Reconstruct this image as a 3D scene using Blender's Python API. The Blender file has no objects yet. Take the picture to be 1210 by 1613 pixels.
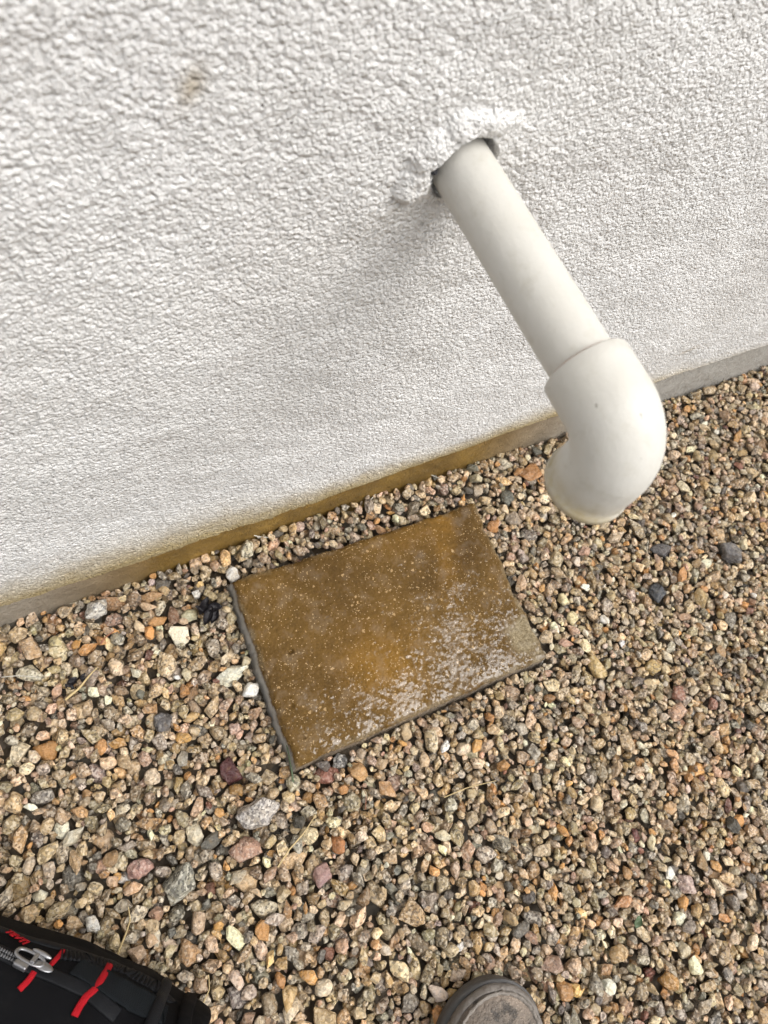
import bpy, bmesh, math, random
import numpy as np
from mathutils import Vector, Matrix
from mathutils.bvhtree import BVHTree

rng = np.random.default_rng(11)
random.seed(5)
sc = bpy.context.scene
COL = sc.collection

# ------------------------------------------------------------------ camera
PW, PH, FL = 1210.0, 1613.0, 1120.0
YAW, PITCH, ROLL = map(math.radians, (51.285, 62.979, 28.751))
CAM = np.array([0.0, -0.2971, 0.84])
_cy, _sy, _cp, _sp, _cr, _sr = (math.cos(YAW), math.sin(YAW), math.cos(PITCH), math.sin(PITCH), math.cos(ROLL), math.sin(ROLL))
FWD = np.array([_sy * _cp, _cy * _cp, -_sp])
_rt = np.array([_cy, -_sy, 0.0]); _up = np.cross(_rt, FWD)
RGT = _cr * _rt + _sr * _up
UPV = -_sr * _rt + _cr * _up
cd = bpy.data.cameras.new('camera'); cam = bpy.data.objects.new('camera', cd); COL.objects.link(cam)
cam.matrix_world = Matrix(((RGT[0], UPV[0], -FWD[0], CAM[0]), (RGT[1], UPV[1], -FWD[1], CAM[1]), (RGT[2], UPV[2], -FWD[2], CAM[2]), (0, 0, 0, 1)))
cd.sensor_fit = 'VERTICAL'; cd.sensor_height = 36.0; cd.lens = 36.0 * FL / PH
cd.clip_start = 0.02; cd.clip_end = 200
cd.dof.use_dof = True; cd.dof.focus_distance = 0.72; cd.dof.aperture_fstop = 8.5
sc.camera = cam

# ------------------------------------------------------------------ sky, sun, exposure (bright overcast)
TO_SUN = np.array([0.42, -0.40, 1.0]); TO_SUN /= np.linalg.norm(TO_SUN)
wd = bpy.data.worlds.new('World'); sc.world = wd; wd.use_nodes = True
wn = wd.node_tree.nodes; wl = wd.node_tree.links
bg = wn['Background']; sky = wn.new('ShaderNodeTexSky'); sky.sky_type = 'NISHITA'; sky.sun_disc = False
sky.sun_elevation = math.asin(TO_SUN[2]); sky.sun_rotation = math.atan2(TO_SUN[0], TO_SUN[1])
sky.dust_density = 3.0; sky.air_density = 1.0
hs = wn.new('ShaderNodeHueSaturation'); hs.inputs['Saturation'].default_value = 0.14
wl.new(sky.outputs[0], hs.inputs['Color']); wl.new(hs.outputs[0], bg.inputs['Color']); bg.inputs['Strength'].default_value = 0.12
sd = bpy.data.lights.new('sun', 'SUN'); sd.energy = 1.5; sd.angle = math.radians(52); sd.color = (1.0, 0.965, 0.91)
so = bpy.data.objects.new('sun', sd); COL.objects.link(so)
so.rotation_euler = Vector(tuple(TO_SUN)).to_track_quat('Z', 'Y').to_euler(); so.location = (2, -2, 4)
sc.view_settings.view_transform = 'Standard'; sc.view_settings.look = 'None'
sc.view_settings.gamma = 1.0; sc.view_settings.use_curve_mapping = False
sc.view_settings.exposure = 0.83
sc.cycles.adaptive_threshold = 0.03; sc.cycles.max_bounces = 7; sc.cycles.diffuse_bounces = 4; sc.cycles.glossy_bounces = 3

# ------------------------------------------------------------------ helpers
def at(u, v, z=None, y=None):
    k = FWD + RGT * (u - PW / 2) / FL - UPV * (v - PH / 2) / FL
    t = (z - CAM[2]) / k[2] if z is not None else (y - CAM[1]) / k[1]
    return CAM + k * t

def proj(P):
    q = np.asarray(P, float) - CAM
    d = q @ FWD
    return PW / 2 + FL * (q @ RGT) / d, PH / 2 - FL * (q @ UPV) / d, d

def mesh_np(name, V, Fc, smooth=True):
    V = np.ascontiguousarray(V, np.float32); Fc = np.ascontiguousarray(Fc, np.int32)
    me = bpy.data.meshes.new(name); n, k = Fc.shape
    me.vertices.add(len(V)); me.vertices.foreach_set('co', V.ravel())
    me.loops.add(n * k); me.loops.foreach_set('vertex_index', Fc.ravel())
    me.polygons.add(n); me.polygons.foreach_set('loop_start', np.arange(0, n * k, k, dtype=np.int32))
    me.polygons.foreach_set('loop_total', np.full(n, k, np.int32))
    me.polygons.foreach_set('use_smooth', np.full(n, smooth, bool))
    me.update(calc_edges=True)
    return me

def fattr(me, name, a):
    at_ = me.attributes.new(name, 'FLOAT', 'POINT'); at_.data.foreach_set('value', np.ascontiguousarray(a, np.float32))

def cattr(me, name, a):
    at_ = me.attributes.new(name, 'FLOAT_COLOR', 'POINT'); at_.data.foreach_set('color', np.ascontiguousarray(a, np.float32).ravel())

def obj(name, me, mat=None, parent=None, loc=None):
    o = bpy.data.objects.new(name, me); COL.objects.link(o)
    if mat is not None and me is not None and not me.materials: me.materials.append(mat)
    if parent is not None: o.parent = parent
    if loc is not None: o.location = loc
    return o

def tag(o, label=None, cat=None, group=None, kind=None):
    if label: o['label'] = label
    if cat: o['category'] = cat
    if group: o['group'] = group
    if kind: o['kind'] = kind
    return o

def empty(name, loc=(0, 0, 0)):
    o = bpy.data.objects.new(name, None); COL.objects.link(o); o.location = loc; o.empty_display_size = 0.05
    return o

_LAT = rng.random((256, 256)).astype(np.float32)
def vnoise(x, y, s=0):
    x = np.asarray(x, np.float64) + 37.3 * s + 1000; y = np.asarray(y, np.float64) + 71.9 * s + 1000
    xi = np.floor(x).astype(int); yi = np.floor(y).astype(int); fx = x - xi; fy = y - yi
    fx = fx * fx * (3 - 2 * fx); fy = fy * fy * (3 - 2 * fy)
    a = _LAT[xi & 255, yi & 255]; b = _LAT[(xi + 1) & 255, yi & 255]; c = _LAT[xi & 255, (yi + 1) & 255]; d = _LAT[(xi + 1) & 255, (yi + 1) & 255]
    return (a * (1 - fx) + b * fx) * (1 - fy) + (c * (1 - fx) + d * fx) * fy
def fbm(x, y, o=4, s=0):
    r = 0; a = 0.5
    for i in range(o):
        r = r + a * vnoise(x * 2 ** i, y * 2 ** i, s + 5 * i); a *= 0.5
    return r / (1 - 0.5 ** o)
_J = rng.random((256, 256, 3)).astype(np.float32)
def blobs(x, y, cell, rmin, rmax, s=0):
    """rounded grains on a jittered lattice; returns a 0..1 dome height"""
    u = np.asarray(x) / cell + 400 + 13 * s; v = np.asarray(y) / cell + 400 + 29 * s
    ui = np.floor(u).astype(int); vi = np.floor(v).astype(int); best = np.zeros_like(u)
    for dx in (-1, 0, 1):
        for dy in (-1, 0, 1):
            j = _J[(ui + dx) & 255, (vi + dy) & 255]
            cx = ui + dx + j[..., 0]; cy = vi + dy + j[..., 1]
            r = rmin + (rmax - rmin) * j[..., 2]
            d2 = ((u - cx) ** 2 + (v - cy) ** 2) / (r * r)
            h = np.where(d2 < 1, (1 - d2), 0) * r
            best = np.maximum(best, h)
    return best

class NT:
    """small node-graph helper"""
    def __init__(s, name):
        s.m = bpy.data.materials.new(name); s.m.use_nodes = True
        s.n = s.m.node_tree.nodes; s.l = s.m.node_tree.links; s.b = s.n['Principled BSDF']
    def N(s, t, **kw):
        n = s.n.new(t)
        for k, v in kw.items():
            if hasattr(n, k) and k not in n.inputs: setattr(n, k, v)
            else: s.set(n.inputs[k], v)
        return n
    def set(s, sock, v):
        if isinstance(v, bpy.types.NodeSocket): s.l.new(v, sock)
        else: sock.default_value = v
    def pos(s): return s.N('ShaderNodeNewGeometry').outputs['Position']
    def noise(s, vec, scale, detail=4, rough=0.55, w=None):
        n = s.N('ShaderNodeTexNoise'); s.set(n.inputs['Vector'], vec); n.inputs['Scale'].default_value = scale
        n.inputs['Detail'].default_value = detail; n.inputs['Roughness'].default_value = rough
        return n
    def voro(s, vec, scale, feat='F1', rnd=1.0):
        n = s.N('ShaderNodeTexVoronoi'); n.feature = feat; s.set(n.inputs['Vector'], vec); n.inputs['Scale'].default_value = scale
        n.inputs['Randomness'].default_value = rnd
        return n
    def ramp(s, fac, *stops, interp='LINEAR'):
        r = s.N('ShaderNodeValToRGB'); e = r.color_ramp.elements; r.color_ramp.interpolation = interp
        while len(e) < len(stops): e.new(0.5)
        for el, (p, c) in zip(e, stops):
            el.position = p; el.color = (c, c, c, 1) if not hasattr(c, '__len__') else (*c[:3], 1)
        s.set(r.inputs['Fac'], fac); return r.outputs['Color']
    def mix(s, fac, a, b, mode='MIX'):
        n = s.N('ShaderNodeMix', data_type='RGBA', blend_type=mode)
        for sock, v in ((n.inputs[0], fac), (n.inputs[6], a), (n.inputs[7], b)):
            if hasattr(v, '__len__') and len(v) == 3: v = (*v, 1)
            s.set(sock, v)
        return n.outputs[2]
    def math(s, op, a, b=0.0, c=None, clamp=False):
        n = s.N('ShaderNodeMath', operation=op, use_clamp=clamp); s.set(n.inputs[0], a); s.set(n.inputs[1], b)
        if c is not None: s.set(n.inputs[2], c)
        return n.outputs[0]
    def bump(s, h, dist, strength=1.0, normal=None):
        n = s.N('ShaderNodeBump'); s.set(n.inputs['Height'], h); n.inputs['Distance'].default_value = dist
        s.set(n.inputs['Strength'], strength)
        if normal is not None: s.set(n.inputs['Normal'], normal)
        return n.outputs[0]
    def attr(s, name): 
        return s.N('ShaderNodeAttribute', attribute_name=name)
    def out(s, **kw):
        for k, v in kw.items():
            k = k.replace('_', ' ')
            if hasattr(v, '__len__') and not isinstance(v, bpy.types.NodeSocket) and len(v) == 3: v = (*v, 1)
            s.set(s.b.inputs[k], v)
        return s.m

# ------------------------------------------------------------------ materials
PZ_ = 0.537
def mat_render():
    t = NT('white_roughcast'); p = t.pos()
    big = t.noise(p, 5, 4).outputs[0]; fine = t.noise(p, 60, 3).outputs[0]
    c = t.mix(t.ramp(big, (0.3, 0.0), (0.7, 1.0)), (0.785, 0.775, 0.755), (0.85, 0.842, 0.828))
    c = t.mix(t.math('MULTIPLY', t.ramp(fine, (0.45, 0.0), (0.75, 1.0)), 0.22), c, (0.70, 0.685, 0.665))
    c = t.mix(t.math('MULTIPLY', t.ramp(t.noise(p, 2.3, 5, 0.6).outputs[0], (0.42, 0.0), (0.66, 1.0)), 0.45), c, (0.66, 0.635, 0.60))
    # sparse dark grit caught in the paint
    v = t.voro(p, 42); dots = t.math('LESS_THAN', v.outputs['Distance'], 0.035)
    c = t.mix(t.math('MULTIPLY', dots, t.math('GREATER_THAN', t.noise(p, 9, 2).outputs[0], 0.56)), c, (0.12, 0.10, 0.09))
    st = t.attr('stain').outputs['Fac']
    n = t.noise(p, 26, 6, 0.65).outputs[0]
    f = t.math('SUBTRACT', t.math('MULTIPLY', st, 1.75), t.math('MULTIPLY', n, 1.15), clamp=True)
    c = t.mix(f, c, (0.36, 0.26, 0.105))
    c = t.mix(t.math('MULTIPLY', st, 0.55), c, (0.55, 0.46, 0.28))
    c = t.mix(t.attr('drip').outputs['Fac'], c, (0.42, 0.35, 0.25))
    def grains(sc_):
        v = t.voro(p, sc_).outputs['Distance']
        return t.math('MULTIPLY', t.math('MULTIPLY', v, v), -1.5)
    h = t.math('ADD', t.math('ADD', grains(330), t.math('MULTIPLY', grains(560), 0.6)), t.math('MULTIPLY', t.noise(p, 900, 2, 0.65).outputs[0], 0.5))
    pit = t.math('MULTIPLY', t.ramp(t.noise(p, 260, 3, 0.6).outputs[0], (0.60, 0.0), (0.70, 1.0)), -0.8)
    return t.out(Base_Color=c, Roughness=0.75, Specular_IOR_Level=0.3, Normal=t.bump(t.math('ADD', h, pit), 0.0014, 1.0))

def mat_plinth():
    t = NT('stained_plinth'); p = t.pos()
    sx = t.attr('stain').outputs['Fac']
    n = t.noise(p, 18, 6, 0.65).outputs[0]; n2 = t.noise(p, 140, 5).outputs[0]
    dry = t.mix(n, (0.30, 0.28, 0.245), (0.44, 0.42, 0.385))
    wet = t.mix(t.ramp(n, (0.3, 0), (0.7, 1)), (0.14, 0.080, 0.016), (0.30, 0.18, 0.038))
    f = t.math('SUBTRACT', t.math('MULTIPLY', sx, 1.5), t.math('MULTIPLY', n, 0.5), clamp=True)
    c = t.mix(f, dry, wet)
    c = t.mix(t.math('MULTIPLY', t.ramp(n2, (0.5, 0), (0.75, 1)), 0.35), c, (0.12, 0.09, 0.05))
    rough = t.math('SUBTRACT', 0.75, t.math('MULTIPLY', f, 0.25))
    h = t.math('ADD', t.noise(p, 300, 5, 0.7).outputs[0], t.noise(p, 60, 3).outputs[0])
    return t.out(Base_Color=c, Roughness=rough, Normal=t.bump(h, 0.0030, 1.0))

def mat_paver():
    t = NT('wet_stained_concrete'); p = t.pos()
    top = t.attr('top').outputs['Fac']; dry = t.attr('dry').outputs['Fac']; film = t.attr('film').outputs['Fac']
    n1 = t.noise(p, 9, 5, 0.6).outputs[0]; n2 = t.noise(p, 45, 5, 0.65).outputs[0]; n3 = t.noise(p, 400, 4, 0.7).outputs[0]
    c = t.mix(t.ramp(n1, (0.32, 0), (0.68, 1)), (0.066, 0.035, 0.009), (0.135, 0.074, 0.017))
    c = t.mix(t.math('MULTIPLY', t.attr('rust').outputs['Fac'], 0.72), c, (0.23, 0.115, 0.016))
    c = t.mix(t.math('MULTIPLY', t.ramp(n2, (0.45, 0), (0.8, 1)), 0.6), c, (0.05, 0.032, 0.013))
    c = t.mix(t.math('MULTIPLY', t.ramp(n3, (0.5, 0), (0.8, 1)), 0.5), c, (0.19, 0.115, 0.038))
    v = t.voro(t.mix(0.006, p, t.noise(p, 300, 3).outputs['Color'], 'ADD'), 230); pick = t.N('ShaderNodeSeparateColor'); t.set(pick.inputs[0], v.outputs['Color'])
    specks = t.math('MULTIPLY', t.math('LESS_THAN', v.outputs['Distance'], t.math('MULTIPLY', pick.outputs[1], 0.42)), t.math('GREATER_THAN', pick.outputs[0], 0.84))
    c = t.mix(t.math('MULTIPLY', specks, 0.6), c, (0.50, 0.34, 0.17))
    v2 = t.voro(p, 480); pk2 = t.N('ShaderNodeSeparateColor'); t.set(pk2.inputs[0], v2.outputs['Color'])
    s2 = t.math('MULTIPLY', t.math('LESS_THAN', v2.outputs['Distance'], 0.34), t.math('GREATER_THAN', pk2.outputs[1], 0.82))
    c = t.mix(t.math('MULTIPLY', s2, 0.6), c, (0.50, 0.36, 0.2))
    grey = t.mix(t.ramp(n3, (0.3, 0), (0.7, 1)), (0.11, 0.08, 0.04), (0.34, 0.28, 0.18))
    fd = t.math('SUBTRACT', t.math('MULTIPLY', dry, 1.6), t.math('MULTIPLY', n2, 0.7), clamp=True)
    c = t.mix(fd, c, grey)
    side = t.mix(n2, (0.44, 0.42, 0.385), (0.58, 0.565, 0.53))
    ft = t.math('SUBTRACT', 1.0, t.math('ADD', top, t.math('MULTIPLY', t.math('SUBTRACT', n2, 0.5), 0.5)), clamp=True)
    c = t.mix(ft, c, side)
    # water film: thin and flat where it pools, broken by grains elsewhere
    grain = t.math('ADD', t.noise(p, 520, 5, 0.7).outputs[0], t.math('MULTIPLY', t.voro(p, 260).outputs['Distance'], -0.8))
    nb = t.bump(grain, 0.0016, 0.8)
    wav = t.math('ADD', t.noise(p, 190, 3, 0.55).outputs[0], t.math('MULTIPLY', t.noise(p, 520, 2).outputs[0], 0.35))
    nc = t.bump(wav, 0.00045, 1.0)
    wet = t.math('MULTIPLY', t.math('SUBTRACT', 1.0, fd), top, clamp=True)
    pn = t.math('ADD', t.math('ADD', t.math('MULTIPLY', t.noise(p, 150, 3, 0.5).outputs[0], 0.62), t.math('MULTIPLY', t.math('SUBTRACT', t.noise(p, 38, 2).outputs[0], 0.32), 0.36)), t.math('ADD', t.math('MULTIPLY', t.noise(p, 330, 2, 0.5).outputs[0], 0.22), 0.065))
    patch = t.ramp(t.math('ADD', t.math('MULTIPLY', film, 0.20), pn), (0.700, 0.0), (0.714, 1.0))
    dv = t.voro(p, 215); ds = t.N('ShaderNodeSeparateColor'); t.set(ds.inputs[0], dv.outputs['Color'])
    drops = t.math('MULTIPLY', t.math('LESS_THAN', dv.outputs['Distance'], t.math('MULTIPLY', ds.outputs[0], 0.33)), t.math('LESS_THAN', ds.outputs[1], t.math('MULTIPLY', film, 0.62)))
    coat = t.math('MULTIPLY', wet, t.math('ADD', 0.02, t.math('MAXIMUM', patch, drops)), clamp=True)
    t.out(Base_Color=c, Roughness=t.math('SUBTRACT', 0.85, t.math('MULTIPLY', wet, 0.2)), Specular_IOR_Level=0.12, Normal=nb)
    t.set(t.b.inputs['Coat Weight'], coat); t.set(t.b.inputs['Coat Roughness'], 0.02); t.set(t.b.inputs['Coat IOR'], 1.6); t.set(t.b.inputs['Coat Normal'], nc)
    return t.m

def mat_stone(name, src):
    t = NT(name); p = t.pos()
    if src == 'vertex':
        a = t.attr('col'); col = a.outputs['Color']; spk = a.outputs['Alpha']
    else:
        oi = t.N('ShaderNodeObjectInfo'); col = oi.outputs['Color']; spk = oi.outputs['Alpha']
    n1 = t.noise(p, 130, 2, 0.6).outputs[0]; n2 = t.noise(p, 700, 2, 0.65).outputs[0]
    v = t.voro(p, 420); sv = t.N('ShaderNodeSeparateColor'); t.set(sv.inputs[0], v.outputs['Color'])
    c = t.mix(t.math('MULTIPLY', t.ramp(n1, (0.35, 0), (0.65, 1)), 0.55), col, t.mix(1.0, col, (1.4, 1.24, 0.98), 'MULTIPLY'))
    c = t.mix(t.math('MULTIPLY', t.ramp(n1, (0.62, 0), (0.8, 1)), 0.5), c, (0.20, 0.115, 0.04))
    light = t.math('MULTIPLY', t.math('GREATER_THAN', sv.outputs[0], 0.66), spk)
    c = t.mix(t.math('MULTIPLY', light, 0.75), c, t.mix(0.5, t.mix(1.0, col, (1.9, 1.85, 1.75), 'MULTIPLY'), (0.62, 0.58, 0.5)))
    dark = t.math('MULTIPLY', t.math('LESS_THAN', sv.outputs[1], 0.26), spk)
    c = t.mix(t.math('MULTIPLY', dark, 0.75), c, t.mix(1.0, col, (0.25, 0.24, 0.24), 'MULTIPLY'))
    c = t.mix(t.math('MULTIPLY', t.ramp(n2, (0.5, 0), (0.75, 1)), 0.45), c, t.mix(1.0, c, (0.45, 0.42, 0.40), 'MULTIPLY'))
    h = t.math('ADD', t.noise(p, 330, 3, 0.7).outputs[0], t.math('MULTIPLY', sv.outputs[2], 0.25))
    rough = t.ramp(n1, (0.3, 0.13), (0.7, 0.42))
    return t.out(Base_Color=c, Roughness=rough, Specular_IOR_Level=0.5, Normal=t.bump(h, 0.0030, 1.0))

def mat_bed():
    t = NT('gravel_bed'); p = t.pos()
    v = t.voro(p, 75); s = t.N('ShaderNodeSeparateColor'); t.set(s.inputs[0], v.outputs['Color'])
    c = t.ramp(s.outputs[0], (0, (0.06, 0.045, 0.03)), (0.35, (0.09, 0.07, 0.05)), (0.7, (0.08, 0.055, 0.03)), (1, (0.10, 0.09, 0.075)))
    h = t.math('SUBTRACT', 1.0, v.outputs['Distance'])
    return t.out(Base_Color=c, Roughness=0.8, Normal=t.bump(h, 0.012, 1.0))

def mat_far():
    t = NT('distant_gravel'); p = t.pos()
    w = t.mix(0.006, p, t.noise(p, 120, 3).outputs['Color'], 'ADD')
    v = t.voro(w, 78); s = t.N('ShaderNodeSeparateColor'); t.set(s.inputs[0], v.outputs['Color'])
    c = t.ramp(s.outputs[0], (0, (0.08, 0.075, 0.065)), (0.2, (0.22, 0.18, 0.12)), (0.45, (0.30, 0.24, 0.16)), (0.65, (0.24, 0.17, 0.105)), (0.85, (0.26, 0.23, 0.19)), (1, (0.40, 0.36, 0.30)))
    d = v.outputs['Distance']; c = t.mix(t.math('MULTIPLY', t.noise(p, 500, 3).outputs[0], 0.6), c, t.mix(1.0, c, (0.5, 0.48, 0.45), 'MULTIPLY'))
    return t.out(Base_Color=c, Roughness=0.5, Normal=t.bump(t.math('SUBTRACT', 1.0, t.math('MULTIPLY', d, d)), 0.011, 1.0))

def mat_plastic():
    t = NT('aged_white_pvc'); p = t.pos()
    n = t.noise(p, 22, 4).outputs[0]; n2 = t.noise(p, 90, 5, 0.6).outputs[0]
    c = t.mix(t.ramp(n, (0.3, 0), (0.7, 1)), (0.535, 0.515, 0.465), (0.585, 0.57, 0.53))
    c = t.mix(t.math('MULTIPLY', t.ramp(n2, (0.55, 0), (0.8, 1)), 0.45), c, (0.40, 0.37, 0.29))
    mp = t.N('ShaderNodeMapping'); t.set(mp.inputs['Vector'], p); mp.inputs['Scale'].default_value = (1, 0.35, 1)
    v = t.voro(mp.outputs[0], 75); s = t.N('ShaderNodeSeparateColor'); t.set(s.inputs[0], v.outputs['Color'])
    mk = t.math('MULTIPLY', t.math('LESS_THAN', v.outputs['Distance'], t.math('MULTIPLY', s.outputs[1], 0.15)), t.math('GREATER_THAN', s.outputs[0], 0.62))
    mk = t.math('MULTIPLY', mk, t.attr('scuff').outputs['Fac'])
    c = t.mix(t.math('MULTIPLY', mk, 0.75), c, (0.20, 0.17, 0.13))
    wob = t.math('MULTIPLY', t.noise(p, 600, 3, 0.6).outputs[0], 0.0026)
    for u, v, r_, ax in ((949, 628, 0.0009, 1), (957, 690, 0.0015, 1), (1017, 717, 0.0012, 1), (1036, 705, 0.0017, 1), (1010, 652, 0.0009, 1), (925, 650, 0.0010, 1), (990, 775, 0.0016, 0), (815, 430, 0.0006, 1)):
        zz = 0.545 if v < 720 else 0.525
        q = at(u, v, PZ_ + 0.022 if v < 720 else PZ_ + 0.004)
        dv = t.N('ShaderNodeVectorMath', operation='SUBTRACT'); t.set(dv.inputs[0], p); dv.inputs[1].default_value = tuple(q)
        sc_ = t.N('ShaderNodeVectorMath', operation='MULTIPLY'); t.set(sc_.inputs[0], dv.outputs[0]); sc_.inputs[1].default_value = (1.3, 0.6, 0.12) if ax else (0.4, 1.3, 0.12)
        ln_ = t.N('ShaderNodeVectorMath', operation='LENGTH'); t.set(ln_.inputs[0], sc_.outputs[0])
        hit = t.math('LESS_THAN', t.math('ADD', ln_.outputs['Value'], wob), r_ + 0.00125)
        c = t.mix(t.math('MULTIPLY', hit, 0.55 if ax else 0.22), c, (0.16, 0.14, 0.11))
    dirt = t.math('MULTIPLY', t.attr('dirt').outputs['Fac'], t.ramp(n2, (0.25, 0.3), (0.7, 1.0)))
    c = t.mix(dirt, c, (0.36, 0.28, 0.13))
    h = t.math('ADD', t.noise(p, 70, 3).outputs[0], t.math('MULTIPLY', t.noise(p, 500, 3).outputs[0], 0.15))
    return t.out(Base_Color=c, Roughness=t.ramp(n2, (0.3, 0.40), (0.7, 0.58)), Specular_IOR_Level=0.4, Normal=t.bump(h, 0.0011, 0.6))

def mat_plain(name, c, rough=0.6, metal=0.0, bump=None, var=0.25, scale=120, spec=0.4):
    t = NT(name); p = t.pos(); n = t.noise(p, scale, 4).outputs[0]
    cc = t.mix(t.math('MULTIPLY', n, var), c, tuple(min(1, x * 1.9 + 0.01) for x in c))
    kw = {}
    if bump: kw['Normal'] = t.bump(t.noise(p, bump[0], 4, 0.6).outputs[0], bump[1], 0.8)
    return t.out(Base_Color=cc, Roughness=rough, Metallic=metal, Specular_IOR_Level=spec, **kw)

def mat_fabric(name, c, rep=900, amp=0.0006, mode='weave'):
    t = NT(name); tc = t.N('ShaderNodeTexCoord').outputs['Object']; p = tc
    def wave(axis, r):
        w = t.N('ShaderNodeTexWave', bands_direction=axis, wave_type='BANDS'); t.set(w.inputs['Vector'], p); w.inputs['Scale'].default_value = r
        w.inputs['Distortion'].default_value = 0.6; return w.outputs['Fac']
    h = wave('X', rep / 6.28) if mode == 'rib' else t.math('MULTIPLY', wave('X', rep / 6.28), wave('Y', rep / 6.28))
    n = t.noise(p, 60, 4).outputs[0]
    cc = t.mix(t.math('MULTIPLY', h, 0.6), c, tuple(x * 1.9 + 0.004 for x in c))
    cc = t.mix(t.math('MULTIPLY', t.ramp(n, (0.55, 0), (0.8, 1)), 0.12), cc, (0.03, 0.028, 0.025))
    return t.out(Base_Color=cc, Roughness=0.75, Specular_IOR_Level=0.07, Normal=t.bump(h, amp, 0.8))

def mat_leather():
    t = NT('dusty_brown_leather'); p = t.pos()
    n = t.noise(p, 38, 5, 0.65).outputs[0]; n2 = t.noise(p, 240, 4).outputs[0]
    c = t.mix(t.ramp(n, (0.3, 0), (0.66, 1)), (0.08, 0.068, 0.058), (0.30, 0.24, 0.19))
    c = t.mix(t.math('MULTIPLY', t.ramp(t.noise(p, 70, 5, 0.7).outputs[0], (0.50, 0), (0.60, 1)), 0.8), c, (0.035, 0.032, 0.030))
    c = t.mix(t.math('MULTIPLY', t.ramp(n2, (0.6, 0), (0.75, 1)), 0.5), c, (0.40, 0.34, 0.27))
    h = t.math('ADD', t.noise(p, 130, 5, 0.7).outputs[0], t.math('MULTIPLY', t.voro(p, 500).outputs['Distance'], 0.3))
    return t.out(Base_Color=c, Roughness=0.62, Normal=t.bump(h, 0.0035, 1.0))

M_RENDER, M_PLINTH, M_PAVER, M_BED, M_PVC = mat_render(), mat_plinth(), mat_paver(), mat_bed(), mat_plastic()
M_GRAV, M_STONE = mat_stone('gravel_stone', 'vertex'), mat_stone('single_stone', 'object')
M_INNER = mat_plain('pipe_inside', (0.30, 0.23, 0.12), 0.5)
M_RESIDUE = mat_plain('orange_primer_residue', (0.33, 0.125, 0.07), 0.6)
M_SEAL = mat_plain('dark_sealant', (0.035, 0.035, 0.04), 0.6, bump=(400, 0.002))

# ------------------------------------------------------------------ wall
PX, PZ, PR = 0.270, 0.537, 0.0197        # pipe entry into the wall

def spaced(parts):
    out = [parts[0][0]]
    for a, b, s in parts:
        n = max(1, int(round((b - a) / s))); out += list(a + (b - a) * (np.arange(n) + 1) / n)
    return np.array(out)

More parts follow.
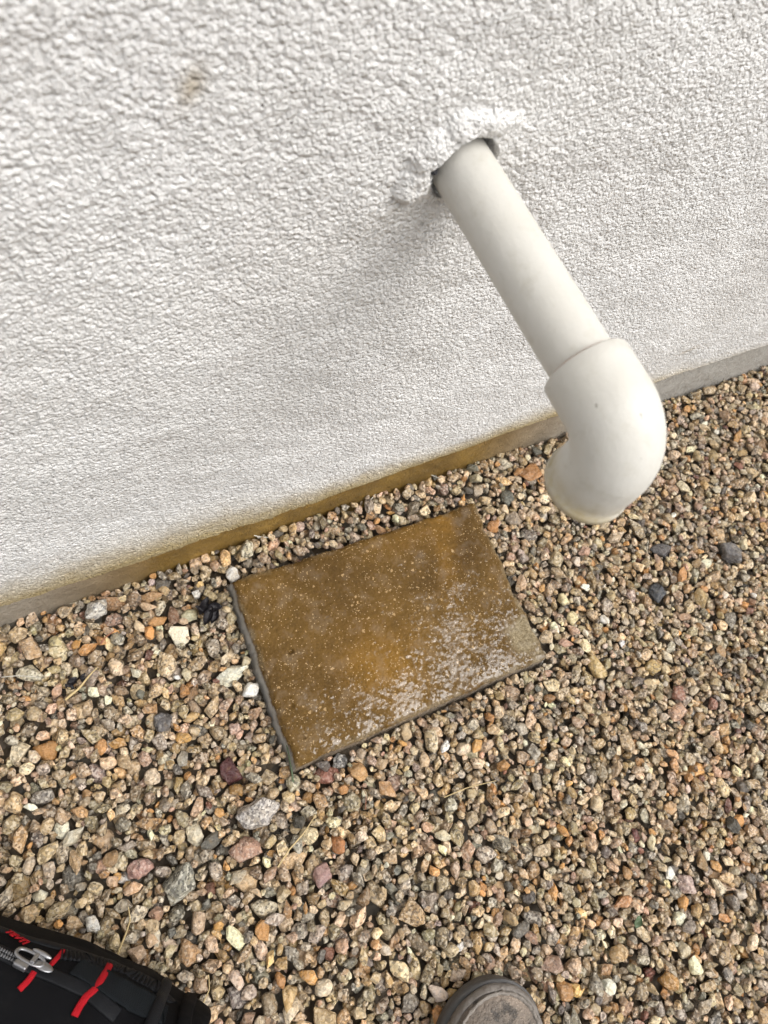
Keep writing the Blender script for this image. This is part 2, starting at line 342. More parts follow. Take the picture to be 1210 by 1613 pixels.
def build_wall():
    root = empty('rendered_wall', (0.4, 0, 0))
    tag(root, 'white rough-rendered house wall standing on a brown-stained concrete base', 'wall')
    xs = spaced([(-3.0, -0.6, 0.12), (-0.6, -0.22, 0.01), (-0.2, 0.205, 0.00165), (0.205, 0.335, 0.0009), (0.335, 0.62, 0.0017), (0.62, 1.12, 0.0023), (1.12, 1.5, 0.01), (1.5, 4.0, 0.12)])
    zs = spaced([(0.0, 0.12, 0.0016), (0.12, 0.485, 0.0018), (0.485, 0.60, 0.0009), (0.60, 0.70, 0.0016), (0.70, 0.95, 0.01), (0.95, 2.7, 0.12)])
    X, Zp = np.meshgrid(xs, zs, indexing='ij')
    ze = np.interp(X, [-3, -0.13, 0.2, 0.6, 1.0, 4], [0.040, 0.044, 0.047, 0.076, 0.082, 0.082]) + 0.006 * (fbm(X * 22, X * 0 + 3.3, 3) - 0.5) + 0.004 * (fbm(X * 130, X * 0 + 9.3, 3) - 0.5)
    Z = np.where(Zp < 0.3, ze + Zp * (0.3 - ze) / 0.3, Zp)
    W1 = X + 0.0025 * (vnoise(X * 240, Z * 240, 3) - 0.5); W2 = Z + 0.0025 * (vnoise(X * 240, Z * 240, 4) - 0.5)
    dens = fbm(X * 9, Z * 9, 3, 7)
    h = 0.0009 * blobs(W1, W2, 0.0036, 0.35, 0.9) + 0.0008 * blobs(W1, W2, 0.0028, 0.35, 0.85, 3)
    h += 0.0018 * blobs(W1, W2, 0.0095, 0.05, 0.30, 6) * np.clip((dens - 0.35) * 4, 0.2, 1.2)
    h += 0.0012 * (fbm(X * 70, Z * 70, 3, 1) - 0.5) + 0.007 * (fbm(X * 8, Z * 8, 2, 2) - 0.5) + 0.003 * (fbm(X * 22, Z * 30, 2, 15) - 0.5)
    smoothz = np.clip((Z - ze) / 0.012, 0.25, 1); h = h * smoothz
    # lump of mortar squeezed round the pipe, and the ragged hole
    dx, dz = X - PX, Z - PZ; r = np.hypot(dx, dz); th = np.arctan2(dz, dx)
    nz = fbm(np.cos(th) * 2.2 + 5, np.sin(th) * 2.2 + 5, 4, 9); nf = fbm(X * 160, Z * 160, 4, 12)
    rh = PR + 0.0024 + 0.0012 * np.exp(-((th - 1.9) / 1.0) ** 2) + 0.004 * np.clip(nz - 0.45, 0, 1) + 0.0034 * np.exp(-((th - 2.95) / 0.30) ** 2) + 0.0022 * np.exp(-((th - 0.95) / 0.3) ** 2) + 0.0012 * np.exp(-((th - 1.75) / 0.25) ** 2) + 0.0035 * (nf - 0.5)
    def dab(cx, cz, rx, rz, tilt, amp):
        c_, s_ = math.cos(tilt), math.sin(tilt); a_ = (X - cx) * c_ + (Z - cz) * s_; b_ = -(X - cx) * s_ + (Z - cz) * c_
        q = np.hypot(a_ / rx, b_ / rz) * (1 + 0.5 * (fbm(X * 90, Z * 90, 3, 14) - 0.5))
        return amp * np.clip((1 - q) / 0.45, 0, 1) ** 0.8
    lump = np.maximum.reduce([dab(0.268, 0.569, 0.028, 0.0115, 0.05, 0.0048), dab(0.244, 0.556, 0.021, 0.017, 0.7, 0.0068), dab(0.234, 0.534, 0.015, 0.014, 0.3, 0.0060), dab(0.256, 0.570, 0.018, 0.012, 0.3, 0.0058)])
    lump = lump * np.clip(0.12 + (r - rh) / 0.0075, 0.0, 1)
    h = h * (1 - np.clip(lump / 0.008, 0, 0.55)) + lump * (0.7 + 0.6 * nf)
    h += (0.0017 * blobs(W1, W2, 0.0085, 0.35, 0.95, 8) + 0.0008 * blobs(W1, W2, 0.0042, 0.4, 0.95, 9)) * np.clip(lump / 0.003, 0, 1)
    inside = np.clip((rh - r) / 0.0012, 0, 1)
    Y = -0.004 - h
    Y = Y * (1 - inside) + 0.045 * inside
    V = np.stack([X, Y, Z], -1).reshape(-1, 3)
    nx, nzz = X.shape; idx = np.arange(nx * nzz).reshape(nx, nzz)
    Q = np.stack([idx[:-1, :-1], idx[1:, :-1], idx[1:, 1:], idx[:-1, 1:]], -1).reshape(-1, 4)
    # return edge under the render
    low = V.reshape(nx, nzz, 3)[:, 0].copy(); low[:, 1] = 0.03; low[:, 2] -= 0.0005
    b0 = len(V); V = np.vstack([V, low]); bi = np.arange(b0, b0 + nx)
    Q = np.vstack([Q, np.stack([bi[:-1], bi[1:], idx[1:, 0], idx[:-1, 0]], -1)])
    me = mesh_np('render_coat', V, Q)
    hgt = (Z - ze)
    reach = np.interp(X, [-3, -0.25, -0.05, 0.12, 0.25, 0.42, 0.55, 0.70, 1.0, 4], [0.05, 0.075, 0.105, 0.105, 0.065, 0.045, 0.06, 0.05, 0.02, 0.02])
    st = np.clip(1 - hgt / reach, 0, 1) ** 0.9 * np.interp(X, [-3, -0.3, 0.0, 0.6, 0.9, 4], [0.5, 0.75, 1, 0.9, 0.4, 0.4])
    fattr(me, 'stain', np.concatenate([st.ravel(), st[:, 0]]))
    s = at(303, 138, y=-0.004); dr = 0.8 * np.exp(-((X - s[0] - 0.25 * (Z - s[2])) / 0.006) ** 2 - ((Z - s[2]) / 0.009) ** 2)
    s2 = at(1085, 553, y=-0.004); dr = np.maximum(dr, 0.75 * np.exp(-((X - s2[0]) / 0.014) ** 2 - ((Z - s2[2] - 0.2 * (X - s2[0])) / 0.0035) ** 2))
    fattr(me, 'drip', np.concatenate([dr.ravel(), dr[:, 0] * 0]))
    obj('render_coat', me, M_RENDER, root).matrix_parent_inverse = root.matrix_basis.inverted()
    # concrete base
    xs = spaced([(-3.0, -0.3, 0.1), (-0.3, 1.2, 0.004), (1.2, 4.0, 0.1)]); zs = np.linspace(-0.06, 0.095, 40)
    X, Z = np.meshgrid(xs, zs, indexing='ij')
    Y = -0.0035 - 0.004 * np.clip((0.07 - Z) / 0.1, 0, 1) - 0.0028 * (fbm(X * 20, Z * 25, 4, 21) - 0.5) - 0.0012 * fbm(X * 120, Z * 120, 3, 22)
    Y = np.where(Z > 0.088, 0.02, Y); Y += 0.0028 * np.clip((Z - 0.03) / 0.05, 0, 1)
    nx, nzz = X.shape; idx = np.arange(nx * nzz).reshape(nx, nzz)
    Q = np.stack([idx[:-1, :-1], idx[1:, :-1], idx[1:, 1:], idx[:-1, 1:]], -1).reshape(-1, 4)
    me = mesh_np('plinth', np.stack([X, Y, Z], -1).reshape(-1, 3), Q)
    fattr(me, 'stain', np.interp(X, [-0.4, -0.1, 0.1, 0.42, 0.62, 0.8], [0.25, 0.4, 1.0, 1.0, 0.45, 0.0]).ravel())
    obj('plinth', me, M_PLINTH, root).matrix_parent_inverse = root.matrix_basis.inverted()
    # torn dark sealant left in the gap
    for k, (a, rr, s) in enumerate(((2.98, 0.0236, 0.0022), (3.25, 0.0238, 0.0016))):
        bm = bmesh.new(); bmesh.ops.create_icosphere(bm, subdivisions=3, radius=s)
        for v in bm.verts:
            v.co *= 1 + 0.5 * (random.random() - 0.5)
            v.co.y *= 1.6
        bmesh.ops.translate(bm, verts=bm.verts, vec=(PX + rr * math.cos(a), -0.0035, PZ + rr * math.sin(a)))
        m = bpy.data.meshes.new('sealant'); bm.to_mesh(m); bm.free()
        obj('sealant', m, M_SEAL, root).matrix_parent_inverse = root.matrix_basis.inverted()
build_wall()

# ------------------------------------------------------------------ drain pipe
def sweep(name, pts, rad, seg=64, closed_ends=False):
    pts = np.array(pts, float); n = len(pts)
    T = np.gradient(pts, axis=0); T /= np.linalg.norm(T, axis=1)[:, None]
    A = np.array([1.0, 0, 0]); V = []
    for i in range(n):
        B = np.cross(T[i], A); B /= np.linalg.norm(B); a = np.linspace(0, 2 * np.pi, seg, endpoint=False)
        V.append(pts[i] + rad[i] * (np.cos(a)[:, None] * A + np.sin(a)[:, None] * B))
    V = np.concatenate(V); idx = np.arange(n * seg).reshape(n, seg)
    j = np.roll(idx, -1, axis=1)
    Q = np.stack([idx[:-1], j[:-1], j[1:], idx[1:]], -1).reshape(-1, 4)
    return V, Q

def build_pipe():
    root = empty('drain_pipe', (PX, 0, PZ))
    tag(root, 'off-white plastic drain pipe with down-turned elbow sticking out of the wall', 'pipe')
    inv = root.matrix_basis.inverted(); inv = Matrix.Translation((-PX, 0, -PZ))
    yj = -0.158
    ys = np.linspace(0.05, yj - 0.012, 60)
    V, Q = sweep('pipe', [(PX, y, PZ) for y in ys], np.full(60, PR))
    me = mesh_np('pipe', V, Q); fattr(me, 'scuff', np.full(len(V), 0.12)); fattr(me, 'dirt', np.zeros(len(V)))
    obj('pipe', me, M_PVC, root).matrix_parent_inverse = inv
    # elbow: socket, tight bend, socket with rim
    RB, RO = 0.0264, 0.0258
    yc = -0.2095
    pts = []; rad = []
    def add(p, r): pts.append(p); rad.append(r)
    s0 = yj + 0.0
    for y, r in ((s0 + 0.0002, PR + 0.0006), (s0 - 0.0002, RO - 0.0007), (s0 - 0.0012, RO), (s0 - 0.010, RO + 0.0002), (s0 - 0.017, RO + 0.0001)): add((PX, y, PZ), r)
    y1 = yc + RB
    for k in range(0, 25):
        a = math.radians(90 * k / 24)
        add((PX, y1 - RB * math.sin(a), PZ - RB * (1 - math.cos(a))), RO + 0.0001 + 0.0002 * math.sin(2 * a) ** 2)
    zt = PZ - RB; zb = 0.4825
    for f, r in ((0.25, RO + 0.0002), (0.5, RO + 0.0003), (0.74, RO + 0.0004), (0.77, RO + 0.0013), (0.85, RO + 0.0016)): add((PX, y1 - RB, zt + (zb - zt) * f), r)
    add((PX, y1 - RB, zb + 0.0012), RO + 0.0013); add((PX, y1 - RB, zb + 0.0003), RO - 0.0001); add((PX, y1 - RB, zb), RO - 0.0008)
    V, Q = sweep('elbow', pts, rad, 72)
    me = mesh_np('elbow', V, Q); fattr(me, 'scuff', np.ones(len(V)))
    d = np.clip((0.508 - V[:, 2]) / 0.02, 0, 1) * np.clip(0.6 - (V[:, 0] - PX) / 0.03, 0, 1) * 0.95
    fattr(me, 'dirt', d)
    el = obj('elbow', me, M_PVC, root); el.matrix_parent_inverse = inv
    # inner wall and rim face of the outlet
    yo = y1 - RB
    V, Q = sweep('outlet', [(PX, yo, zb), (PX, yo, zb - 0.0001), (PX, yo, zb + 0.0006), (PX, yo, zb + 0.03), (PX, yo, zb + 0.0305)], [RO - 0.0008, RO - 0.0015, 0.0213, 0.0205, 0.0004], 64)
    obj('outlet', mesh_np('outlet', V, Q), M_INNER, el)
    # primer residue ring at the joint
    bm = bmesh.new(); n = 96; R0, r0 = PR + 0.0006, 0.0010
    for i in range(n):
        a = 2 * math.pi * i / n; wv = r0 * (0.7 + 0.6 * vnoise(3 * math.cos(a), 3 * math.sin(a)))
        for k in range(6):
            b = 2 * math.pi * k / 6
            bm.verts.new(((R0 + wv * math.cos(b)) * math.cos(a), wv * math.sin(b) * 1.2, (R0 + wv * math.cos(b)) * math.sin(a)))
    bm.verts.ensure_lookup_table()
    for i in range(n):
        for k in range(6):
            bm.faces.new([bm.verts[i * 6 + k], bm.verts[((i + 1) % n) * 6 + k], bm.verts[((i + 1) % n) * 6 + (k + 1) % 6], bm.verts[i * 6 + (k + 1) % 6]])
    m = bpy.data.meshes.new('joint_residue'); bm.to_mesh(m); bm.free()
    o = obj('joint_residue', m, M_RESIDUE, root); o.location = (0, yj + 0.0006, 0)
build_pipe()

# ------------------------------------------------------------------ paver
PAV = np.array([at(364, 915, 0.021)[:2], at(747, 791, 0.021)[:2], at(862, 1036, 0.021)[:2], at(467, 1209, 0.021)[:2]])
PTOP = 0.021
def pav_sd(x, y):
    """signed distance inside the slab outline (positive inside), and per-edge distances"""
    ds = []
    for i in range(4):
        a, b = PAV[i], PAV[(i + 1) % 4]; e = b - a; e = e / np.linalg.norm(e); n = np.array([e[1], -e[0]])
        ds.append((x - a[0]) * n[0] + (y - a[1]) * n[1])
    ds = np.array(ds)
    if ds.reshape(4, -1).mean() < -1: ds = -ds
    return ds
_c = PAV.mean(0)
_sgn = np.sign(pav_sd(np.array(_c[0]), np.array(_c[1])))
def pav_edges(x, y):
    return pav_sd(x, y) * _sgn.reshape((4,) + (1,) * np.ndim(x))
def pav_height(x, y, detail=True):
    e = pav_edges(x, y)               # 0 wall side, 1 right, 2 near, 3 left
    wob = lambda s, f, a: a * (fbm(x * f, y * f, 3, s) - 0.5)
    e = np.stack([e[0] + wob(31, 34, 0.008), e[1] + wob(32, 44, 0.013), e[2] + wob(33, 28, 0.0045), e[3] + wob(34, 40, 0.0055)])
    if detail:
        e = e + 0.0022 * (fbm(x * 260, y * 260, 3, 36) - 0.5)
    slope = np.array([0.004, 0.006, 0.003, 0.0040]).reshape((4,) + (1,) * np.ndim(x))
    drop = np.where(e < 0, -e / slope * 0.028, 0)
    drop = drop.max(0)
    d = e.min(0)
    rnd = 0.0035 * np.clip(1 - d / np.array(0.007), 0, 1) ** 2.2
    return PTOP - rnd - np.minimum(drop, 0.06), d, e, drop

def build_paver():
    x0, x1 = PAV[:, 0].min() - 0.025, PAV[:, 0].max() + 0.02; y0, y1 = PAV[:, 1].min() - 0.02, PAV[:, 1].max() + 0.015
    xs = np.arange(x0, x1, 0.0011); ys = np.arange(y0, y1, 0.0011)
    X, Y = np.meshgrid(xs, ys, indexing='ij')
    Z, d, e, drop = pav_height(X, Y)
    on = drop <= 0.0003
    Z = Z + np.where(on, 0.0022 * (fbm(X * 14, Y * 14, 2, 41) - 0.5) + 0.0009 * (fbm(X * 260, Y * 260, 3, 42) - 0.5), 0.0032 * (fbm(X * 120, Y * 120, 4, 43) - 0.5))
    # coarse crumbled corner on the right
    cc = PAV[2] + np.array([-0.012, 0.035]); cr = np.exp(-(((X - cc[0]) / 0.022) ** 2 + ((Y - cc[1]) / 0.026) ** 2)) * np.clip(0.3 + 1.5 * fbm(X * 70, Y * 70, 3, 46), 0, 1.2)
    Z += cr * (0.0020 * blobs(X, Y, 0.006, 0.3, 0.8, 4) - 0.0022)
    rim = np.clip(1 - d / 0.014, 0, 1) * np.clip((fbm(X * 45, Y * 45, 3, 44) - 0.42) * 4, 0, 1) * on
    Z += rim * (0.0013 * blobs(X, Y, 0.005, 0.3, 0.8, 5) - 0.0012)
    for u, v, r, dp in ((458, 1026, 0.0042, 0.004), (459, 1112, 0.0040, 0.0026), (478, 1160, 0.0046, 0.0026), (553, 1163, 0.003, 0.002), (497, 973, 0.0022, 0.002)):
        c = at(u, v, PTOP); rr = np.hypot(X - c[0], (Y - c[1]) * 1.25) / r
        Z -= dp * np.clip(1 - rr ** 2, 0, 1) ** 0.6
    nx, ny = X.shape; idx = np.arange(nx * ny).reshape(nx, ny)
    Q = np.stack([idx[:-1, :-1], idx[1:, :-1], idx[1:, 1:], idx[:-1, 1:]], -1)
    keep = (drop[:-1, :-1] < 0.055) | (drop[1:, 1:] < 0.055) | (drop[1:, :-1] < 0.055) | (drop[:-1, 1:] < 0.055)
    Q = Q[keep]
    used = np.unique(Q); remap = np.full(nx * ny, -1); remap[used] = np.arange(len(used)); Q = remap[Q]
    V = np.stack([X, Y, Z], -1).reshape(-1, 3)[used]
    c = _c; V[:, :2] -= c
    me = mesh_np('concrete_paver', V, Q)
    topm = np.clip(1 - drop / 0.006, 0, 1); topm = np.maximum(topm, np.clip(0.75 - np.abs(np.argmin(e, 0) - 2) * 2, 0, 1))
    dry = np.clip(cr * 1.3, 0, 1) + 0.55 * rim
    dry = np.maximum(dry, 0.5 * np.clip(1 - e[1] / 0.012, 0, 1))
    near = e[2]; right = e[1]
    film = np.clip(1.15 - near / 0.085, 0, 1) * np.clip((e[3] - 0.0) / 0.12, 0.15, 1) + 0.75 * np.clip(1 - np.hypot(X - c[0] - 0.075, Y - c[1] + 0.01) / 0.10, 0, 1)
    film += 0.3 * np.clip(1 - np.hypot(X - c[0] + 0.12, Y - c[1] + 0.08) / 0.07, 0, 1)
    r1 = at(600, 1040, PTOP); r2 = at(700, 850, PTOP); r3 = at(650, 840, PTOP)
    rust = np.exp(-(((X - r1[0]) / 0.05) ** 2 + ((Y - r1[1]) / 0.045) ** 2)) + 0.8 * np.exp(-(((X - r2[0] - 0.35 * (Y - r2[1])) / 0.016) ** 2 + ((Y - r2[1]) / 0.07) ** 2)) + 0.5 * np.exp(-(((X - r3[0]) / 0.05) ** 2 + ((Y - r3[1]) / 0.018) ** 2))
    rust = np.clip(rust * (0.45 + 1.1 * fbm(X * 40, Y * 40, 4, 51)), 0, 1)
    for n, a in (('top', topm), ('dry', np.clip(dry, 0, 1)), ('film', np.clip(film, 0, 1.3)), ('rust', rust)): fattr(me, n, a.reshape(-1)[used])
    o = obj('concrete_paver', me, M_PAVER, loc=(c[0], c[1], 0))
    tag(o, 'wet brown-stained rectangular concrete paver lying in the gravel under the pipe', 'paver')
build_paver()

# ------------------------------------------------------------------ gravel
NLIB = 56
def ico(sub):
    bm = bmesh.new(); bmesh.ops.create_icosphere(bm, subdivisions=sub, radius=1.0); bm.verts.ensure_lookup_table()
    V = np.array([v.co[:] for v in bm.verts]); Fc = np.array([[v.index for v in f.verts] for f in bm.faces]); bm.free()
    return V / np.linalg.norm(V, axis=1)[:, None], Fc
ICO = {1: ico(2), 2: ico(3), 3: ico(4)}     # 42 / 162 / 642 vertices
LIB = []; TRI = []; ANG = []
for i in range(NLIB):
    n = int(rng.integers(11, 17)); k = np.arange(n) + 0.5
    ph = np.arccos(1 - 2 * k / n); ga = np.pi * (1 + 5 ** 0.5) * k
    N = np.stack([np.cos(ga) * np.sin(ph), np.sin(ga) * np.sin(ph), np.cos(ph)], -1) + rng.normal(0, 0.30, (n, 3)); N /= np.linalg.norm(N, axis=1)[:, None]
    D = rng.uniform(0.66, 1.0, n)
    S = np.array([1.0, rng.uniform(0.6, 0.98), rng.uniform(0.42, 0.8)]); S /= S[:2].mean()
    p = rng.choice([16, 28, 44, 70])
    fr = rng.normal(0, 3.6, (7, 3)); fp = rng.uniform(0, 6.28, 7)
    ver = {}
    for lv, (dirs, _) in ICO.items():
        c = np.clip(dirs @ N.T / D, 1e-6, None); r = (c ** p).sum(1) ** (-1.0 / p)
        r = r * (1 + 0.032 * np.sin(dirs @ fr.T + fp).sum(1))
        ver[lv] = dirs * r[:, None] * S
    ang = i % 5 < 3           # most are broken chips with flat faces, the rest are worn pebbles
    if ang:
        pts = []
        for a in range(n):
            for b in range(a + 1, n):
                for c3 in range(b + 1, n):
                    M3 = N[[a, b, c3]]
                    if abs(np.linalg.det(M3)) < 0.05: continue
                    q = np.linalg.solve(M3, D[[a, b, c3]])
                    if (N @ q <= D + 1e-6).all() and np.linalg.norm(q) < 1.7: pts.append(q)
        bm = bmesh.new()
        for q in pts: bm.verts.new(tuple(q * S))
        bmesh.ops.remove_doubles(bm, verts=bm.verts, dist=0.10)
        r_ = bmesh.ops.convex_hull(bm, input=bm.verts)
        bmesh.ops.delete(bm, geom=[g for g in r_['geom_interior'] if isinstance(g, bmesh.types.BMVert)], context='VERTS')
        bmesh.ops.dissolve_limit(bm, angle_limit=0.15, verts=bm.verts, edges=bm.edges)
        bmesh.ops.triangulate(bm, faces=bm.faces[:])
        def grab():
            bm.verts.ensure_lookup_table(); bm.verts.index_update()
            return np.array([v.co[:] for v in bm.verts]), np.array([[v.index for v in f.verts] for f in bm.faces])
        A1 = grab()
        bmesh.ops.dissolve_limit(bm, angle_limit=0.15, verts=bm.verts, edges=bm.edges)
        bmesh.ops.bevel(bm, geom=bm.edges[:], offset=0.085, segments=1, affect='EDGES', profile=0.5, clamp_overlap=True)
        bmesh.ops.triangulate(bm, faces=bm.faces[:]); A2 = grab()
        A2 = (A2[0] * (1 + 0.012 * np.sin(A2[0] @ fr.T * 1.5 + fp).sum(1))[:, None], A2[1]); bm.free()
        ver = {1: A1[0], 2: A2[0], 3: ver[3]}; tri = {1: A1[1], 2: A2[1], 3: ICO[3][1]}
    else: tri = {k_: v_[1] for k_, v_ in ICO.items()}
    TRI.append(tri); ANG.append(ang)
    Np = N / S; ln = np.linalg.norm(Np, axis=1); LIB.append((Np / ln[:, None], D / ln * 0.97, ver)); ROUND = globals().get('ROUND', []) + ([i] if S[1] / S[0] > 0.78 and S[2] / S[0] > 0.5 else [])

CELL = 0.0012
GX0, GX1, GY0, GY1 = -0.46, 1.36, -0.96, 0.012
nx, ny = int((GX1 - GX0) / CELL), int((GY1 - GY0) / CELL)
gx = GX0 + (np.arange(nx) + 0.5) * CELL; gy = GY0 + (np.arange(ny) + 0.5) * CELL
HB = -0.017
Hm = np.full((nx, ny), HB); OWN = np.full((nx, ny), -1, np.int32); BLOCK = np.zeros((nx, ny), bool)
LV = np.interp(gx, [0.0, 0.2, 0.5, 0.75], [0.0, 0.020, 0.014, 0.0])[:, None] * np.clip(1 + gy[None, :] / 0.045, 0, 1)
Hm += LV
Hm[:, gy > -0.0055] = 1.0
_gX, _gY = np.meshgrid(gx, gy, indexing='ij')
_m = (_gX > PAV[:, 0].min() - 0.03) & (_gX < PAV[:, 0].max() + 0.03) & (_gY > PAV[:, 1].min() - 0.03) & (_gY < PAV[:, 1].max() + 0.03)
_pz, _pd, _pe, _pdrop = pav_height(_gX[_m], _gY[_m], False)
Hm[_m] = np.where(_pdrop < 0.03, 1.0, np.maximum(_pz, HB))

def rotm(tilt):
    q = rng.normal(0, 1, 4); a, b = rng.uniform(0, 2 * np.pi, 2); t = rng.normal(0, tilt)
    Rz = lambda x: np.array([[math.cos(x), -math.sin(x), 0], [math.sin(x), math.cos(x), 0], [0, 0, 1]])
    Rx = np.array([[1, 0, 0], [0, math.cos(t), -math.sin(t)], [0, math.sin(t), math.cos(t)]])
    return Rz(a) @ Rx @ Rz(b)

ST = []   # (lib, R, scale, x, y, z, colour, notable id)
def profile(li, R, s):
    N, D, _ = LIB[li]; Nr = N @ R.T; d = D * s
    e = int(s * 1.25 / CELL) + 1; g = np.arange(-e, e + 1) * CELL
    A, B = np.meshgrid(g, g, indexing='ij')
    up = Nr[:, 2] > 0.03; lo = Nr[:, 2] < -0.03
    hi = ((d[up, None, None] - Nr[up, 0, None, None] * A - Nr[up, 1, None, None] * B) / Nr[up, 2, None, None]).min(0)
    lw = ((d[lo, None, None] - Nr[lo, 0, None, None] * A - Nr[lo, 1, None, None] * B) / Nr[lo, 2, None, None]).max(0)
    return e, hi, lw, hi > lw

def drop(li, R, s, x, y, K, win, zlim, col, note=-1, tries=None):
    e, hi, lw, mk = profile(li, R, s)
    best = None
    for k in range(K):
        cx = x + (rng.uniform(-win, win) if win else 0); cy = y + (rng.uniform(-win, win) if win else 0)
        i = int((cx - GX0) / CELL); j = int((cy - GY0) / CELL)
        if i - e < 0 or j - e < 0 or i + e + 1 > nx or j + e + 1 > ny: continue
        sl = (slice(i - e, i + e + 1), slice(j - e, j + e + 1))
        if note < 0 and (BLOCK[sl] & mk).any(): continue
        z = (Hm[sl] - lw)[mk].max()
        if best is None or z < best[0]: best = (z, i, j, sl)
    if best is None: return False
    z, i, j, sl = best
    if z > zlim: return False
    top = z + hi; m = mk & (top > Hm[sl])
    Hm[sl][m] = top[m]; OWN[sl][m] = len(ST)
    if note >= 0: BLOCK[sl] |= mk & (hi > np.quantile(hi[mk], 0.15))
    ST.append((li, R, s, GX0 + (i + 0.5) * CELL, GY0 + (j + 0.5) * CELL, z, col, note))
    return True

PAL = [  # linear base colours, weight, speckle
    ((0.34, 0.275, 0.19), 25, 0.8), ((0.27, 0.23, 0.17), 20, 0.95), ((0.40, 0.345, 0.26), 16, 0.8), ((0.31, 0.225, 0.13), 12, 0.7),
    ((0.36, 0.215, 0.095), 4, 0.4), ((0.33, 0.255, 0.205), 8, 0.8), ((0.31, 0.29, 0.26), 10, 1.0), ((0.20, 0.19, 0.175), 8, 0.9),
    ((0.50, 0.46, 0.385), 5, 0.6), ((0.10, 0.097, 0.095), 2.5, 0.3), ((0.58, 0.56, 0.525), 1.2, 0.2), ((0.16, 0.085, 0.07), 0.9, 0.3), ((0.37, 0.265, 0.21), 3, 0.6)]
_w = np.array([p[1] for p in PAL], float); _w /= _w.sum()
def colour():
    i = rng.choice(len(PAL), p=_w); c = np.array((1.22, 1.12, 0.985)) * np.array(PAL[i][0]) * math.exp(rng.normal(-0.01, 0.27)) * (1 + rng.normal(0, 0.035, 3))
    return (*np.clip(c, 0.02, 0.75), float(np.clip(PAL[i][2] + rng.normal(0, 0.2), 0, 1)))

def size_at(x, y):
    left = np.clip((0.42 - x) / 0.5, 0, 1)
    m = 0.0117 + 0.0047 * left ** 1.1
    return float(np.clip(m * math.exp(rng.normal(-0.06, 0.38)), 0.0058, 0.027))

NOTE = [  # pixel, diameter px, colour, speckle, label
    (1150, 873, 46, (0.13, 0.125, 0.13), 0.35, 'large rounded dark grey stone near the right edge of the gravel'),
    (1037, 930, 38, (0.055, 0.06, 0.07), 0.2, 'blue-black stone lying right of the paver'),
    (1046, 866, 32, (0.075, 0.072, 0.078), 0.2, 'thin flat charcoal stone below the pipe elbow, left of the big grey stone'),
    (404, 1285, 60, (0.40, 0.375, 0.36), 0.9, 'big grey and white speckled stone below the near corner of the paver'),
    (358, 1218, 40, (0.075, 0.028, 0.03), 0.1, 'dark maroon stone left of the near corner of the paver'),
    (507, 1375, 40, (0.31, 0.20, 0.19), 0.2, 'smooth mauve-pink stone in the middle of the near gravel'),
    (535, 1331, 32, (0.38, 0.175, 0.075), 0.3, 'rounded orange stone just above the mauve-pink stone'),
    (306, 1315, 36, (0.60, 0.55, 0.43), 0.4, 'rounded cream-white stone left of the big speckled stone'),
    (385, 1337, 46, (0.34, 0.21, 0.155), 0.6, 'blocky pink-brown stone right of the cream-white stone'),
    (568, 1216, 36, (0.46, 0.28, 0.13), 0.3, 'angular orange-tan stone touching the near edge of the paver'),
    (836, 744, 32, (0.40, 0.205, 0.085), 0.3, 'bright orange stone left of the pipe outlet'),
    (256, 1136, 36, (0.115, 0.11, 0.115), 0.4, 'dark grey triangular stone left of the paver'),
    (368, 904, 28, (0.62, 0.61, 0.585), 0.1, 'small white stone at the top left corner of the paver'),
    (956, 974, 20, (0.70, 0.67, 0.62), 0.1, 'tiny pointed white stone right of the paver'),
    (1066, 1092, 28, (0.24, 0.12, 0.085), 0.5, 'brick-red flat stone in the gravel at far right'),
    (152, 960, 38, (0.47, 0.46, 0.44), 0.9, 'pale grey black-speckled oval stone near the wall at left'),
    (146, 1457, 24, (0.66, 0.65, 0.625), 0.1, 'small white quartz stone just above the black bag'),
    (282, 1396, 60, (0.27, 0.265, 0.225), 1.0, 'large greenish-grey speckled stone above the bag corner'),
    (222, 1369, 42, (0.36, 0.225, 0.20), 0.7, 'rough pink stone left of the large greenish-grey stone'),
    (540, 1196, 30, (0.25, 0.25, 0.25), 1.0, 'black and white speckled stone at the near corner of the paver'),
    (1086, 1396, 38, (0.42, 0.315, 0.285), 0.7, 'pink and white stone in the lower right gravel'),
    (1006, 1314, 22, (0.13, 0.05, 0.045), 0.3, 'small dark red stone in the lower right gravel, above the green leaf'),
    (1035, 1538, 24, (0.21, 0.085, 0.065), 0.4, 'small bright red stone right of the boot'),
    (1000, 1560, 0, None, 0, ''),
    (895, 1560, 34, (0.36, 0.20, 0.085), 0.4, 'amber brown stone beside the right side of the boot'),
    (640, 1150, 26, (0.47, 0.37, 0.24), 0.3, 'pale yellow stone below the near edge of the paver'),
]
def fill(n, K, zcap, low, size=None, win=0.010):
    """drop n stones, aiming at cells still lower than `low`"""
    k = 0; cand = np.empty((0, 2), int); q = 0
    for it in range(n):
        if it % 400 == 0:
            ii = rng.integers(10, nx - 10, 6000); jj = rng.integers(10, ny - 4, 6000); ok = Hm[ii, jj] - LV[ii, jj] < low
            cand = np.stack([ii[ok], jj[ok]], -1); q = 0
            if len(cand) < 12: break
        i, j = cand[q % len(cand)]; q += 1
        if Hm[i, j] - LV[i, j] >= low: continue
        x, y = gx[i], gy[j]
        sz = (size_at(x, y) if size is None else rng.uniform(*size)) / 2
        k += drop(int(rng.integers(NLIB)), rotm(0.5), sz, x, y, K, win, zcap + LV[i, j] - 0.4 * sz, colour())
    return k
n1 = fill(12000, 2, -0.001, -0.010)
